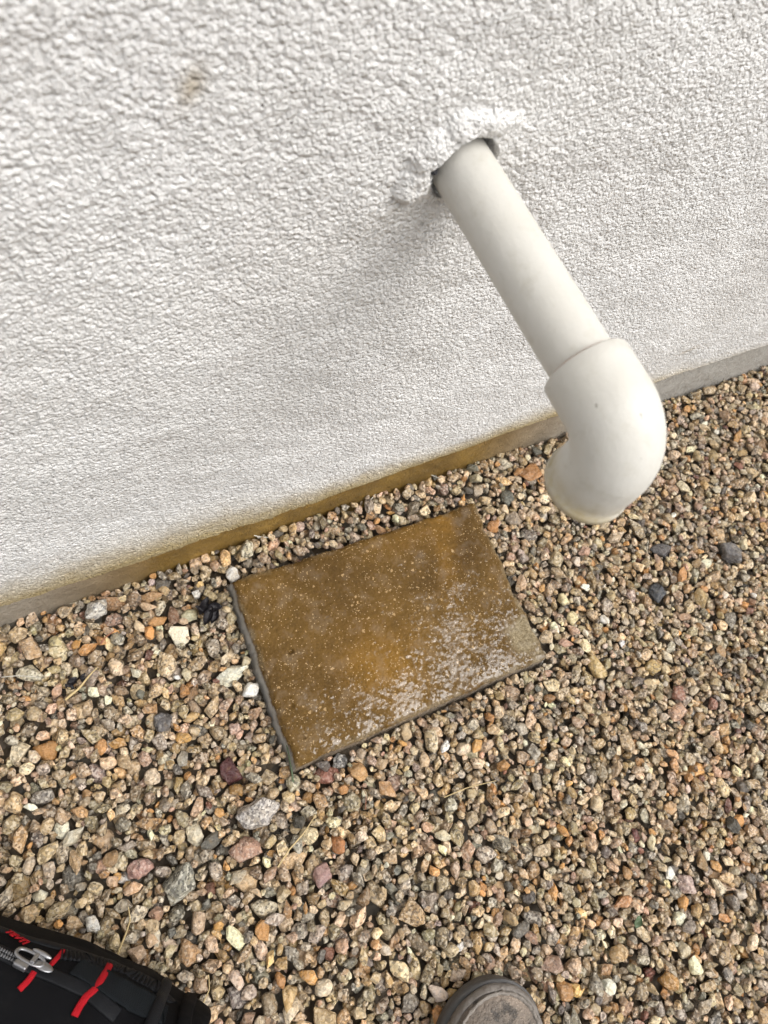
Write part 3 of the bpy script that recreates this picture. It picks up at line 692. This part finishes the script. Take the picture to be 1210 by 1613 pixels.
for q, (u, v, px, c, sp, lab) in enumerate(NOTE):
    if not px: continue
    P = at(u, v, 0.003); dist = (P - CAM) @ FWD
    s = px / FL * dist / 2 * 0.88
    for li in rng.permutation(NLIB if q == 2 else ROUND)[:40]:
        R = rotm(0.3)
        if drop(int(li), R, s, P[0], P[1], 6, 0.0015, 0.012, (*c, sp), q): break
n2 = fill(16000, 4, 0.006, -0.0035) + fill(11000, 3, 0.0035, -0.006, (0.006, 0.0105), 0.004) + fill(13000, 2, 0.002, -0.0085, (0.0045, 0.0075), 0.003)

vis = np.bincount(OWN[OWN >= 0].ravel(), minlength=len(ST))
print('stones', len(ST), n1, n2, 'shown', (vis > 2).sum())
XYZ = np.array([s[3:6] for s in ST]); SCL = np.array([s[2] for s in ST])
pu, pv, pd = proj(XYZ)
pxs = SCL * 2 * FL / pd
inside = (pu > -25) & (pu < PW + 25) & (pv > -25) & (pv < PH + 25)
area = np.where(inside & (pu > 12) & (pu < PW - 12) & (pv < PH - 12), vis * CELL ** 2 * (FL / pd) ** 2, 0)
area[(pu < 330) & (pv > 1440)] = 0
notes = np.array([s[7] for s in ST])
area[notes >= 0] = 0
order = np.argsort(-area)
single = set(order[:270].tolist())

ground = obj('gravel_ground', mesh_np('gravel_ground', np.array([[-15, -15, HB], [15, -15, HB], [15, 15, HB], [-15, 15, HB]], float), np.array([[0, 1, 2, 3]])), M_BED)
tag(ground, 'bed of tan, grey and pink gravel along the foot of the wall', kind='structure')
VS, FS, CS, SM = [], [], [], []; off = 0
libmesh = {}
def shared(li, lv):
    if (li, lv) not in libmesh:
        m = mesh_np('stone', LIB[li][2][lv], TRI[li][lv], not (ANG[li] and lv < 3)); m.materials.append(M_STONE); libmesh[(li, lv)] = m
    return libmesh[(li, lv)]
for i, (li, R, s, x, y, z, c, note) in enumerate(ST):
    if vis[i] < 9 and note < 0: continue
    if note >= 0 or i in single:
        o = obj('stone' if note < 0 else 'loose_stone', shared(li, 3 if note >= 0 else 2), None, ground if note < 0 else None)
        o.matrix_basis = Matrix.Translation((x, y, z - (0.3 * s if note >= 0 else 0))) @ Matrix(R.tolist()).to_4x4() @ Matrix.Scale(s, 4)
        o.color = c
        if note >= 0: tag(o, NOTE[note][5], 'stone', 'stones that stand out in the gravel')
        continue
    lv = 2 if inside[i] and pxs[i] > 12 and vis[i] > 30 else 1
    V = LIB[li][2][lv] @ R.T * s + np.array([x, y, z]); VS.append(V); FS.append(TRI[li][lv] + off); off += len(V); SM.append(np.full(len(TRI[li][lv]), not ANG[li]))
    CS.append(np.tile(c, (len(V), 1)))
me = mesh_np('gravel', np.concatenate(VS), np.concatenate(FS)); cattr(me, 'col', np.concatenate(CS)); me.polygons.foreach_set('use_smooth', np.concatenate(SM))
g = obj('gravel', me, M_GRAV, ground); g['kind'] = 'stuff'
print('gravel tris', len(me.polygons))
def gz(x, y):
    i = int(np.clip((x - GX0) / CELL, 3, nx - 4)); j = int(np.clip((y - GY0) / CELL, 3, ny - 4)); return float(Hm[i - 2:i + 3, j - 2:j + 3].max())

# ------------------------------------------------------------------ bag, boot
def ribbon_mesh(P, N, width, thick, ripple=None):
    """a flat strip with thickness along points P with surface normals N; width / thick scalar or per point"""
    P = np.array(P, float); N = np.array(N, float); N /= np.linalg.norm(N, axis=1)[:, None]; n = len(P)
    T = np.gradient(P, axis=0); T /= np.linalg.norm(T, axis=1)[:, None] + 1e-12
    S = np.cross(N, T); S /= np.linalg.norm(S, axis=1)[:, None] + 1e-12
    w = np.broadcast_to(np.asarray(width, float), (n,))[:, None] / 2; h = np.broadcast_to(np.asarray(thick, float), (n,))[:, None]
    prof = [(-1, -0.6), (-1, 0.35), (-0.75, 0.85), (0, 1.0), (0.75, 0.85), (1, 0.35), (1, -0.6)]
    V = np.stack([P + S * w * a + N * h * b for a, b in prof], 1); m = len(prof)
    idx = np.arange(n * m).reshape(n, m); j = np.roll(idx, -1, axis=1)
    Q = np.stack([idx[:-1], idx[1:], j[1:], j[:-1]], -1).reshape(-1, 4)
    Q = np.vstack([Q, [[idx[0, 0], idx[0, 1], idx[0, 5], idx[0, 6]], [idx[0, 1], idx[0, 2], idx[0, 4], idx[0, 5]], [idx[-1, 6], idx[-1, 5], idx[-1, 1], idx[-1, 0]], [idx[-1, 5], idx[-1, 4], idx[-1, 2], idx[-1, 1]]]])
    return V.reshape(-1, 3), Q

def resample(pts, n):
    pts = np.array(pts, float); d = np.r_[0, np.cumsum(np.linalg.norm(np.diff(pts, axis=0), axis=1))]
    t = np.linspace(0, d[-1], n)
    out = np.stack([np.interp(t, d, pts[:, k]) for k in range(pts.shape[1])], -1)
    for _ in range(max(1, n // 14)):
        out[1:-1] = (out[:-2] + 2 * out[1:-1] + out[2:]) / 4
    return out

class Surf:
    def __init__(s, V, Q): s.t = BVHTree.FromPolygons([Vector(v) for v in V], [list(q) for q in Q])
    def pix(s, u, v):
        k = FWD + RGT * (u - PW / 2) / FL - UPV * (v - PH / 2) / FL
        p, n, _, _ = s.t.ray_cast(Vector(CAM), Vector(k).normalized())
        if p is None: p, n, _, _ = s.t.find_nearest(Vector(at(u, v, 0.1)))
        n = np.array(n); n = n if n @ (CAM - np.array(p)) > 0 else -n
        return np.array(p), n
    def path(s, pix, n):
        r = [s.pix(*q) for q in resample(pix, n)]
        return np.array([a for a, b in r]), np.array([b for a, b in r])

def build_bag():
    A = np.array([0.73, -0.683, 0]); N = np.array([0.683, 0.73, 0]); Zv = np.array([0, 0, 1.0])
    C = A * 0.063 + N * (-0.441) + Zv * 0.088
    root = empty('bag', (C[0], C[1], 0.004)); inv = Matrix.Translation((-C[0], -C[1], -0.004))
    tag(root, 'black fabric tool bag with red stitching and metal zip lying on the gravel', 'bag')
    nu, nv = 260, 130
    u = np.linspace(-np.pi, np.pi, nu, endpoint=False); v = np.linspace(-np.pi / 2 + 0.01, np.pi / 2 - 0.01, nv)
    Uu, Vv = np.meshgrid(u, v, indexing='ij'); sp = lambda x, e: np.sign(x) * np.abs(x) ** e
    a = 0.215 * sp(np.cos(Vv), 0.55) * sp(np.cos(Uu), 0.42); b = 0.105 * sp(np.cos(Vv), 0.55) * sp(np.sin(Uu), 0.42); z = 0.082 * sp(np.sin(Vv), 0.62)
    wr = 0.010 * (fbm(a * 14 + 3, b * 14 + z * 9, 3, 61) - 0.5) + 0.004 * (fbm(a * 50, b * 40 + z * 50, 3, 62) - 0.5)
    wr += 0.003 * np.sin((b - 0.35 * a) * 170 + 6 * fbm(a * 12, b * 12, 2, 63)) * np.clip((a - 0.13) / 0.05, 0, 1)
    k = 1 + wr / 0.10
    P = C + (a * k)[..., None] * A + (b * k)[..., None] * N + (z * (1 + wr / 0.08))[..., None] * Zv
    V = P.reshape(-1, 3); idx = np.arange(nu * nv).reshape(nu, nv); j = np.roll(idx, -1, axis=0)
    Q = np.stack([idx[:, :-1], j[:, :-1], j[:, 1:], idx[:, 1:]], -1).reshape(-1, 4)
    cap = np.array([C + Zv * 0.0825, C - Zv * 0.0825]); V2 = np.vstack([V, cap])
    F3 = [[int(idx[i, -1]), int(j[i, -1]), nu * nv] for i in range(nu)] + [[int(j[i, 0]), int(idx[i, 0]), nu * nv + 1] for i in range(nu)]
    me = bpy.data.meshes.new('body'); me.from_pydata(V2.tolist(), [], Q.tolist() + F3); me.polygons.foreach_set('use_smooth', [True] * len(me.polygons)); me.update()
    BLK = mat_fabric('black_nylon', (0.0040, 0.0040, 0.0048), 3800, 0.0003)
    body = obj('body', me, BLK, root); body.matrix_parent_inverse = inv
    S = Surf(V, Q)
    RED = mat_plain('red_stitching', (0.33, 0.008, 0.014), 0.7, bump=(1300, 0.0015), spec=0.1)
    WEB = mat_plain('black_webbing', (0.006, 0.0065, 0.008), 0.6, bump=(900, 0.0005), spec=0.14)
    MESH = mat_fabric('grey_mesh_fabric', (0.010, 0.012, 0.014), 1900, 0.0012)
    MET = mat_plain('zip_metal', (0.30, 0.30, 0.31), 0.30, 0.9)
    TEE = mat_plain('zip_teeth', (0.11, 0.11, 0.115), 0.35, 0.0)
    def strip(name, pix, w, th, mat, n=40, par=root, lift=0.0, ripple=0):
        P, Nn = S.path(pix, n); t = np.full(n, th)
        if ripple:
            d = np.r_[0, np.cumsum(np.linalg.norm(np.diff(P, axis=0), axis=1))]; t = th * (0.55 + 0.45 * np.sin(d * 2 * np.pi / ripple))
        Vr, Qr = ribbon_mesh(P + Nn * lift, Nn, w, t)
        o = obj(name, mesh_np(name, Vr, Qr), mat, par)
        if par is root: o.matrix_parent_inverse = inv
        return o
    strip('edge_binding', [(-30, 1452), (40, 1478), (110, 1496), (180, 1518), (240, 1546), (272, 1580)], 0.011, 0.0014, WEB, 60)
    strip('ribbed_webbing', [(95, 1503), (150, 1514), (205, 1533), (262, 1564)], 0.0165, 0.0022, WEB, 260, lift=0.0005, ripple=0.0034)
    strip('mesh_panel', [(120, 1522), (165, 1545), (215, 1575), (262, 1598)], 0.024, 0.0009, MESH, 50, lift=0.0006)
    zp = strip('zip', [(-40, 1482), (0, 1500), (40, 1520), (90, 1540), (140, 1562), (185, 1600)], 0.0115, 0.0011, WEB, 60, lift=0.0004)
    for sh in (-4, 4):
        strip('zip_teeth', [(-40, 1484 + sh), (0, 1502 + sh), (26, 1514 + sh)], 0.0028, 0.0020, TEE, 120, zp, 0.0010, 0.0022)
    strip('red_stitch', [(99, 1499), (92, 1508), (79, 1522)], 0.0037, 0.0009, RED, 24, lift=0.0012)
    strip('red_stitch', [(53, 1533), (44, 1546), (30, 1560)], 0.0046, 0.0010, RED, 24, lift=0.0012)
    strip('red_stitch', [(172, 1522), (162, 1540), (150, 1560), (135, 1572), (124, 1588), (117, 1602)], 0.0056, 0.0010, RED, 40, lift=0.0014)
    strip('fold', [(262, 1550), (250, 1580), (238, 1612), (225, 1640)], 0.010, 0.0045, WEB, 30)
    strip('fold', [(300, 1572), (292, 1596), (286, 1630)], 0.012, 0.0040, BLK, 30)
    # zip slider: a looped plate with a bridge and a crown block
    p, n = S.pix(44, 1516); q, _ = S.pix(70, 1530); t = q - p; t -= n * (t @ n); t /= np.linalg.norm(t); s_ = np.cross(n, t)
    def loop(La, Lb, r, lift, flat=1.0):
        m, kk = 48, 10; al = np.linspace(0, 2 * np.pi, m, endpoint=False); be = np.linspace(0, 2 * np.pi, kk, endpoint=False); out = []
        for x in al:
            c = p + n * lift + t * La * sp(np.cos(x), 0.75) + s_ * Lb * sp(np.sin(x), 0.75); e = t * np.cos(x) + s_ * np.sin(x)
            for y in be: out.append(c + e * r * math.cos(y) + n * r * flat * math.sin(y))
        ii = np.arange(m * kk).reshape(m, kk); a1 = np.roll(ii, -1, 0); b1 = np.roll(ii, -1, 1); c1 = np.roll(a1, -1, 1)
        return np.array(out), np.stack([ii, a1, c1, b1], -1).reshape(-1, 4)
    Vl, Ql = loop(0.0115, 0.0046, 0.0016, 0.0050, 0.55); sl = obj('zip_slider', mesh_np('zip_slider', Vl, Ql), MET, root); sl.matrix_parent_inverse = inv
    def block(name, c, dims, par):
        bm = bmesh.new(); bmesh.ops.create_cube(bm, size=1.0)
        bmesh.ops.scale(bm, vec=dims, verts=bm.verts); bmesh.ops.bevel(bm, geom=bm.edges[:], offset=min(dims) * 0.28, segments=3, affect='EDGES', profile=0.5)
        M4 = Matrix(((t[0], s_[0], n[0], c[0]), (t[1], s_[1], n[1], c[1]), (t[2], s_[2], n[2], c[2]), (0, 0, 0, 1)))
        bmesh.ops.transform(bm, matrix=M4, verts=bm.verts); m = bpy.data.meshes.new(name); bm.to_mesh(m); bm.free()
        return obj(name, m, MET, par)
    def plate(name, c, ra, rb, th, par):
        bm = bmesh.new(); bmesh.ops.create_uvsphere(bm, u_segments=28, v_segments=12, radius=1.0)
        bmesh.ops.scale(bm, vec=(ra, rb, th), verts=bm.verts)
        M4 = Matrix(((t[0], s_[0], n[0], c[0]), (t[1], s_[1], n[1], c[1]), (t[2], s_[2], n[2], c[2]), (0, 0, 0, 1)))
        bmesh.ops.transform(bm, matrix=M4, verts=bm.verts); m = bpy.data.meshes.new(name); bm.to_mesh(m); bm.free()
        for f in m.polygons: f.use_smooth = True
        return obj(name, m, MET, par)
    plate('pull_tab', p + n * 0.0040 + t * 0.0125 - s_ * 0.0006, 0.0085, 0.0042, 0.0013, sl)
    plate('pull_hinge', p + n * 0.0062 + t * 0.0062 + s_ * 0.0062, 0.0085, 0.0021, 0.0019, sl)
    block('crown', p + n * 0.0035 - t * 0.002 - s_ * 0.0085, (0.011, 0.0052, 0.0042), sl)
    block('bridge', p + n * 0.0062 + t * 0.004, (0.0035, 0.0095, 0.0022), sl)
    block('crown', p + n * 0.0040 + t * 0.006 + s_ * 0.0075, (0.012, 0.0026, 0.0020), sl)
    # embroidered red lettering, cut off by the edge of the photograph
    cu = bpy.data.curves.new('lettering', 'FONT'); cu.body = 'TEVTI'; cu.size = 0.0098; cu.extrude = 0.0004; cu.offset = 0.0002; cu.align_x = 'RIGHT'; cu.space_character = 0.92
    to = bpy.data.objects.new('lettering', cu); COL.objects.link(to); dg = bpy.context.evaluated_depsgraph_get(); dg.update()
    tm = bpy.data.meshes.new_from_object(to.evaluated_get(dg)); bpy.data.objects.remove(to)
    p0, n0 = S.pix(36, 1492); p1, _ = S.pix(4, 1470); t0 = p0 - p1; t0 -= n0 * (t0 @ n0); t0 /= np.linalg.norm(t0); s0 = np.cross(n0, t0)
    co = np.empty(len(tm.vertices) * 3, np.float32); tm.vertices.foreach_get('co', co); co = co.reshape(-1, 3).astype(float)
    W_ = []
    for x, y, z_ in co:
        w = p0 + t0 * x + s0 * y; h_, hn, _, _ = S.t.ray_cast(Vector(w + n0 * 0.03), Vector(-n0)); w = np.array(h_) if h_ is not None else w
        W_.append(w + n0 * (0.0021 + z_))
    tm.vertices.foreach_set('co', np.array(W_, np.float32).ravel()); tm.update(); tm.materials.clear()
    obj('lettering', tm, RED, root).matrix_parent_inverse = inv
build_bag()

def build_boot():
    Ud = np.array([0.45, 0.893, 0]); Wd = np.array([0.893, -0.45, 0]); Zv = np.array([0, 0, 1.0])
    tip = at(767, 1536, 0.020); tip[2] = 0.0
    root = empty('work_boot', (tip[0] - Ud[0] * 0.15, tip[1] - Ud[1] * 0.15, 0.0)); inv = root.matrix_basis.inverted(); inv = Matrix.Translation(-root.location)
    tag(root, 'worn brown leather work boot with a scuffed grey toe, standing on the gravel', 'boot')
    S_ = np.r_[0.0, 0.0008, 0.002, 0.004, 0.007, 0.011, 0.016, 0.022, 0.03, 0.04, 0.05, 0.06, 0.075, 0.09, 0.11, 0.13, 0.15, 0.17, 0.19, 0.21, 0.23, 0.25, 0.265, 0.278, 0.287, 0.293, 0.297, 0.2995, 0.3005]
    hw = lambda s: np.where(s < 0.095, 0.0585 * np.clip(1 - np.clip(1 - s / 0.095, 0, 1) ** 2.9, 0, 1) ** 0.5, np.interp(s, [0.095, 0.12, 0.16, 0.20, 0.25, 0.272], [0.0585, 0.053, 0.044, 0.039, 0.038, 0.037])) * np.sqrt(np.clip(1 - np.clip((s - 0.262) / 0.0388, 0, 1) ** 2.4, 0.0005, 1))
    off = lambda s: 0.006 * np.clip(1 - s / 0.09, 0, 1) - 0.004 * np.sin(np.clip(s / 0.3, 0, 1) * np.pi)
    org = lambda s, w, z: tip[None, :] - Ud * np.asarray(s)[..., None] + Wd * np.asarray(w)[..., None] + Zv * np.asarray(z)[..., None]
    LEA = mat_leather(); RUB = mat_plain('grey_rubber', (0.055, 0.053, 0.052), 0.55, bump=(260, 0.0012), var=0.6, scale=60)
    RND = mat_plain('scuffed_grey_rand', (0.085, 0.075, 0.066), 0.5, bump=(160, 0.004), var=1.6, scale=120)
    WORN = mat_plain('worn_pale_edge', (0.13, 0.115, 0.10), 0.6, bump=(300, 0.004), var=1.4, scale=260)
    # sole
    V = []; prof = [(-0.86, 0.0), (-1.0, 0.004), (-1.03, 0.014), (-1.0, 0.024), (-0.8, 0.026), (0.8, 0.026), (1.0, 0.024), (1.03, 0.014), (1.0, 0.004), (0.86, 0.0)]
    for s in S_:
        spring = 0.012 * np.clip(1 - s / 0.08, 0, 1) ** 2
        V.append(np.array([org(s, off(s) + a * hw(s), b + spring + 0.002) for a, b in prof]).reshape(-1, 3))
    V = np.concatenate(V); m = len(prof); idx = np.arange(len(V)).reshape(-1, m); j = np.roll(idx, -1, 1)
    Q = np.stack([idx[:-1], j[:-1], j[1:], idx[1:]], -1).reshape(-1, 4)
    obj('sole', mesh_np('sole', V, Q), RUB, root).matrix_parent_inverse = inv
    # upper
    hgt = np.interp(S_, [0, 0.004, 0.015, 0.035, 0.06, 0.09, 0.12, 0.15, 0.18, 0.215, 0.25, 0.28, 0.3], [0.028, 0.036, 0.046, 0.055, 0.060, 0.064, 0.072, 0.086, 0.104, 0.125, 0.13, 0.128, 0.10])
    V = []; k = 33; al = np.linspace(0, np.pi, k); sp = lambda x, e: np.sign(x) * np.abs(x) ** e
    for s, h in zip(S_, hgt):
        e = np.interp(s, [0, 0.1, 0.2], [0.62, 0.7, 0.8])
        w = off(s) + (hw(s) - 0.0015) * 0.97 * -sp(np.cos(al), e); z = 0.022 + 0.008 * np.clip(1 - s / 0.08, 0, 1) ** 2 + (h - 0.022) * sp(np.sin(al), 0.8)
        V.append(org(np.full(k, s + 0.003 * np.clip(1 - s / 0.05, 0, 1)), w, z))
    V = np.concatenate(V); n_ = V.copy(); idx = np.arange(len(V)).reshape(-1, k)
    V[:, 2] += 0.003 * (fbm(V[:, 0] * 45, V[:, 1] * 45, 3, 71) - 0.5)
    Q = np.stack([idx[:-1, :-1], idx[:-1, 1:], idx[1:, 1:], idx[1:, :-1]], -1).reshape(-1, 4)
    me = mesh_np('upper', V, Q); up_ = obj('upper', me, LEA, root); up_.matrix_parent_inverse = inv
    sm = up_.modifiers.new('smooth', 'SUBSURF'); sm.levels = 1; sm.render_levels = 2
    S = Surf(V, Q)
    # shaft with an open collar
    Vs = []; mm = 40; al = np.linspace(0, 2 * np.pi, mm, endpoint=False)
    for z, ra, rb, cs in ((0.085, 0.052, 0.036, 0.238), (0.11, 0.050, 0.037, 0.237), (0.135, 0.050, 0.038, 0.236), (0.155, 0.052, 0.040, 0.235), (0.158, 0.050, 0.038, 0.235), (0.150, 0.046, 0.034, 0.235), (0.09, 0.042, 0.030, 0.236), (0.07, 0.03, 0.02, 0.236)):
        Vs.append(org(cs - ra * np.cos(al), -0.004 + rb * np.sin(al), np.full(mm, z)))
    Vs = np.concatenate(Vs); ix = np.arange(len(Vs)).reshape(-1, mm); jx = np.roll(ix, -1, 1)
    obj('shaft', mesh_np('shaft', Vs, np.stack([ix[:-1], jx[:-1], jx[1:], ix[1:]], -1).reshape(-1, 4)), LEA, root).matrix_parent_inverse = inv
    # laces across the instep
    for s in (0.135, 0.152, 0.169, 0.186):
        P, Nn = [], []
        for w in np.linspace(-0.024, 0.024, 18):
            c = org(s, w - 0.003, 0.3)[0]; h, hn, _, _ = S.t.ray_cast(Vector(c), Vector((0, 0, -1)))
            if h is None: continue
            P.append(np.array(h)); Nn.append((0, 0, 1))
        Vr, Qr = ribbon_mesh(P, Nn, 0.005, 0.003); obj('lace', mesh_np('lace', Vr, Qr), RUB, root).matrix_parent_inverse = inv
    # toe rand and worn seam following the toe outline, inset over the upper
    def contour(inset, smax, n):
        ss = np.r_[np.linspace(smax, 0.012, 40), np.linspace(0.012, 0.0, 12)[1:]]
        L = [(s, off(s) - hw(s)) for s in ss]; Rr = [(s, off(s) + hw(s)) for s in ss[::-1]]
        pl = np.array(L + Rr[1:]); c = np.array([smax, off(smax)])
        d = c - pl; d /= np.linalg.norm(d, axis=1)[:, None] + 1e-9
        pl = resample(pl + d * inset, n); P, Nn = [], []
        for s, w in pl:
            b = org(s, w, 0.2)[0]; h, hn, _, _ = S.t.ray_cast(Vector(b), Vector((0, 0, -1)))
            if h is None: h, hn, _, _ = S.t.find_nearest(Vector(org(s, w, 0.03)[0]))
            hn = np.array(hn); P.append(np.array(h)); Nn.append(hn if hn[2] > 0 else -hn)
        Nn = np.array(Nn)
        for _ in range(6): Nn[1:-1] = (Nn[:-2] + 2 * Nn[1:-1] + Nn[2:]) / 4
        return np.array(P), Nn
    P, Nn = contour(0.0060, 0.13, 130); Vr, Qr = ribbon_mesh(P, Nn, 0.0090, 0.0020 * (0.7 + 0.6 * vnoise(np.arange(130) * 0.3, np.zeros(130), 3)))
    obj('toe_rand', mesh_np('toe_rand', Vr, Qr), RND, root).matrix_parent_inverse = inv
    P, Nn = contour(0.0112, 0.050, 110); Vr, Qr = ribbon_mesh(P, Nn, 0.0030 * (0.5 + vnoise(np.arange(110) * 0.35, np.zeros(110), 5)), 0.0030 * (0.5 + vnoise(np.arange(110) * 0.6, np.zeros(110), 6)))
    obj('toe_seam', mesh_np('toe_seam', Vr, Qr), WORN, root).matrix_parent_inverse = inv
build_boot()

# ------------------------------------------------------------------ straws, leaves, debris
M_STRAW = mat_plain('dry_straw', (0.42, 0.32, 0.16), 0.6, var=0.3, scale=60)
M_PALE = mat_plain('bleached_fibre', (0.55, 0.52, 0.46), 0.6)
M_RUSTY = mat_plain('reddish_needle', (0.24, 0.10, 0.055), 0.6)
M_GREEN = mat_plain('green_leaf', (0.05, 0.075, 0.035), 0.5, var=0.8, scale=200)
M_BLACK = mat_plain('rotten_leaf', (0.012, 0.010, 0.012), 0.45, bump=(300, 0.002))
def straw(name, pix, r, mat, label, cat='straw', lift=0.0012, group='loose straws on the gravel'):
    raw = np.array([at(u, v, 0.004) for u, v in pix]); n = 36
    pl = resample(raw[:, :2], n); z = np.array([min(gz(x, y), 0.012) for x, y in pl])
    for _ in range(40):
        zz = z.copy(); zz[1:-1] = (z[:-2] + z[2:]) / 2; z = np.maximum(zz, z * 0.5 + zz * 0.5)
    P = np.c_[pl, z + lift + r]; c = P.mean(0); T = np.gradient(P, axis=0); T /= np.linalg.norm(T, axis=1)[:, None]
    V = []
    for i in range(n):
        a = np.cross(T[i], [0, 0, 1]); a /= np.linalg.norm(a); b = np.cross(a, T[i]); rr = r * (1 - 0.6 * (i / n) ** 2)
        V += [P[i] - c + rr * (math.cos(q) * a + math.sin(q) * b) for q in np.linspace(0, 2 * np.pi, 6, endpoint=False)]
    idx = np.arange(n * 6).reshape(n, 6); j = np.roll(idx, -1, 1); Q = np.stack([idx[:-1], j[:-1], j[1:], idx[1:]], -1).reshape(-1, 4)
    return tag(obj(name, mesh_np(name, np.array(V), Q), mat, loc=c), label, cat, group)
straw('dry_straw', [(186, 1502), (199, 1470), (206, 1448), (203, 1428)], 0.0010, M_STRAW, 'curved yellow straw poking out behind the black bag')
straw('dry_straw', [(437, 1366), (455, 1338), (480, 1310), (497, 1284)], 0.0009, M_STRAW, 'long straw lying between the speckled stone and the orange stone')
straw('dry_straw', [(700, 1256), (735, 1241), (784, 1229)], 0.0006, M_STRAW, 'thin straw on the gravel below the near edge of the paver')
straw('dry_straw', [(320, 1580), (330, 1558), (329, 1535)], 0.0006, M_STRAW, 'short curved straw at the corner of the black bag')
straw('dry_twig', [(104, 1103), (122, 1088), (138, 1070), (154, 1053)], 0.0014, M_STRAW, 'thick bleached twig on the gravel at left', 'twig')
straw('pine_needle', [(160, 1016), (168, 1004), (181, 992)], 0.0009, M_RUSTY, 'short reddish needle on the gravel at left, near the wall', 'needle')
straw('grass_fibre', [(574, 802), (590, 782), (612, 765), (650, 748)], 0.0006, M_PALE, 'pale curved fibre between the wall base and the paver', 'fibre')
straw('grass_fibre', [(649, 738), (664, 748), (688, 758)], 0.0007, M_PALE, 'short straight pale fibre touching the brown wall base', 'fibre')
straw('grass_fibre', [(391, 846), (408, 850), (430, 852)], 0.0007, M_PALE, 'white fibre on gravel just above the top left corner of the paver', 'fibre')
straw('grass_fibre', [(2, 1066), (30, 1065), (64, 1068)], 0.0005, M_PALE, 'thin pale fibre at the left edge of the gravel', 'fibre')
straw('grass_fibre', [(575, 1275), (577, 1252), (572, 1240)], 0.0005, M_RUSTY, 'tiny brown fibre below the angular orange-tan stone', 'fibre')
straw('dry_stalk', [(462, 1232), (458, 1210), (452, 1180), (447, 1160)], 0.0009, M_GREEN, 'green stalk tucked along the left edge of the paver near its corner', 'stalk', -0.003)

def leaf(name, u, v, L, Wd_, curl, mat, label, rotz, cat, blades=1):
    c = at(u, v, 0.006); c[2] = min(gz(c[0], c[1]), 0.010) + 0.001; VV, QQ = [], []; o = 0
    for b in range(blades):
        rz = rotz + b * 2.4 + rng.normal(0, 0.3) if blades > 1 else rotz; n, m = 14, 7; l, w = L * rng.uniform(0.7, 1.1), Wd_ * rng.uniform(0.7, 1.1)
        dx, dy = (rng.normal(0, L * 0.3, 2) if blades > 1 else (0, 0))
        for side in (0.0, 0.0004):
            for i in range(n):
                t = i / (n - 1); ww = w * math.sin(math.pi * min(max(t, 0.02), 0.98)) ** 0.7
                for j in range(m):
                    q = (j / (m - 1) - 0.5) * 2; x = (t - 0.5) * l; y = q * ww / 2
                    z = curl * (q * q * ww * 0.5 + (t - 0.5) ** 2 * l * 0.6) + side + 0.0008 * math.sin(9 * t + 3 * q + b) + 0.0012 * b
                    VV.append((x * math.cos(rz) - y * math.sin(rz) + dx, x * math.sin(rz) + y * math.cos(rz) + dy, z))
        for s_ in (0, 1):
            for i in range(n - 1):
                for j in range(m - 1):
                    a = o + s_ * n * m + i * m + j; f = [a, a + 1, a + m + 1, a + m]; QQ.append(f if s_ else f[::-1])
        ring = [i * m for i in range(n)] + [(n - 1) * m + j for j in range(1, m)] + [i * m + m - 1 for i in range(n - 2, -1, -1)] + [j for j in range(m - 2, 0, -1)]
        for a, b_ in zip(ring, ring[1:] + ring[:1]): QQ.append([o + a, o + b_, o + n * m + b_, o + n * m + a])
        o += 2 * n * m
    return tag(obj(name, mesh_np(name, np.array(VV), np.array(QQ)), mat, loc=c), label, cat)
leaf('green_leaf', 1005, 1452, 0.020, 0.0105, 0.5, M_GREEN, 'small green leaf on the gravel at lower right', 0.5, 'leaf')
leaf('rotten_leaf', 324, 966, 0.022, 0.010, 1.0, M_BLACK, 'shrivelled black leaf on the gravel left of the paver', 0.3, 'leaf', 6)
leaf('rotten_leaf', 128, 1074, 0.014, 0.008, 0.8, M_BLACK, 'small black leaf scrap beside the bleached twig', 1.0, 'leaf', 3)

# gravel beyond the stones built one by one
a0, a1, b0 = GX0 + 0.012, GX1 - 0.012, GY0 + 0.012
fx = [-15, a0, a1, 15]; fy = [-15, b0, -0.004]
FV = np.array([[x, y, -0.003] for x in fx for y in fy], float)
FQ = np.array([[i * 3 + j, (i + 1) * 3 + j, (i + 1) * 3 + j + 1, i * 3 + j + 1] for i in range(3) for j in range(2) if not (i == 1 and j == 1)])
far = obj('far_gravel', mesh_np('far_gravel', FV, FQ), mat_far(), ground); far['kind'] = 'stuff'
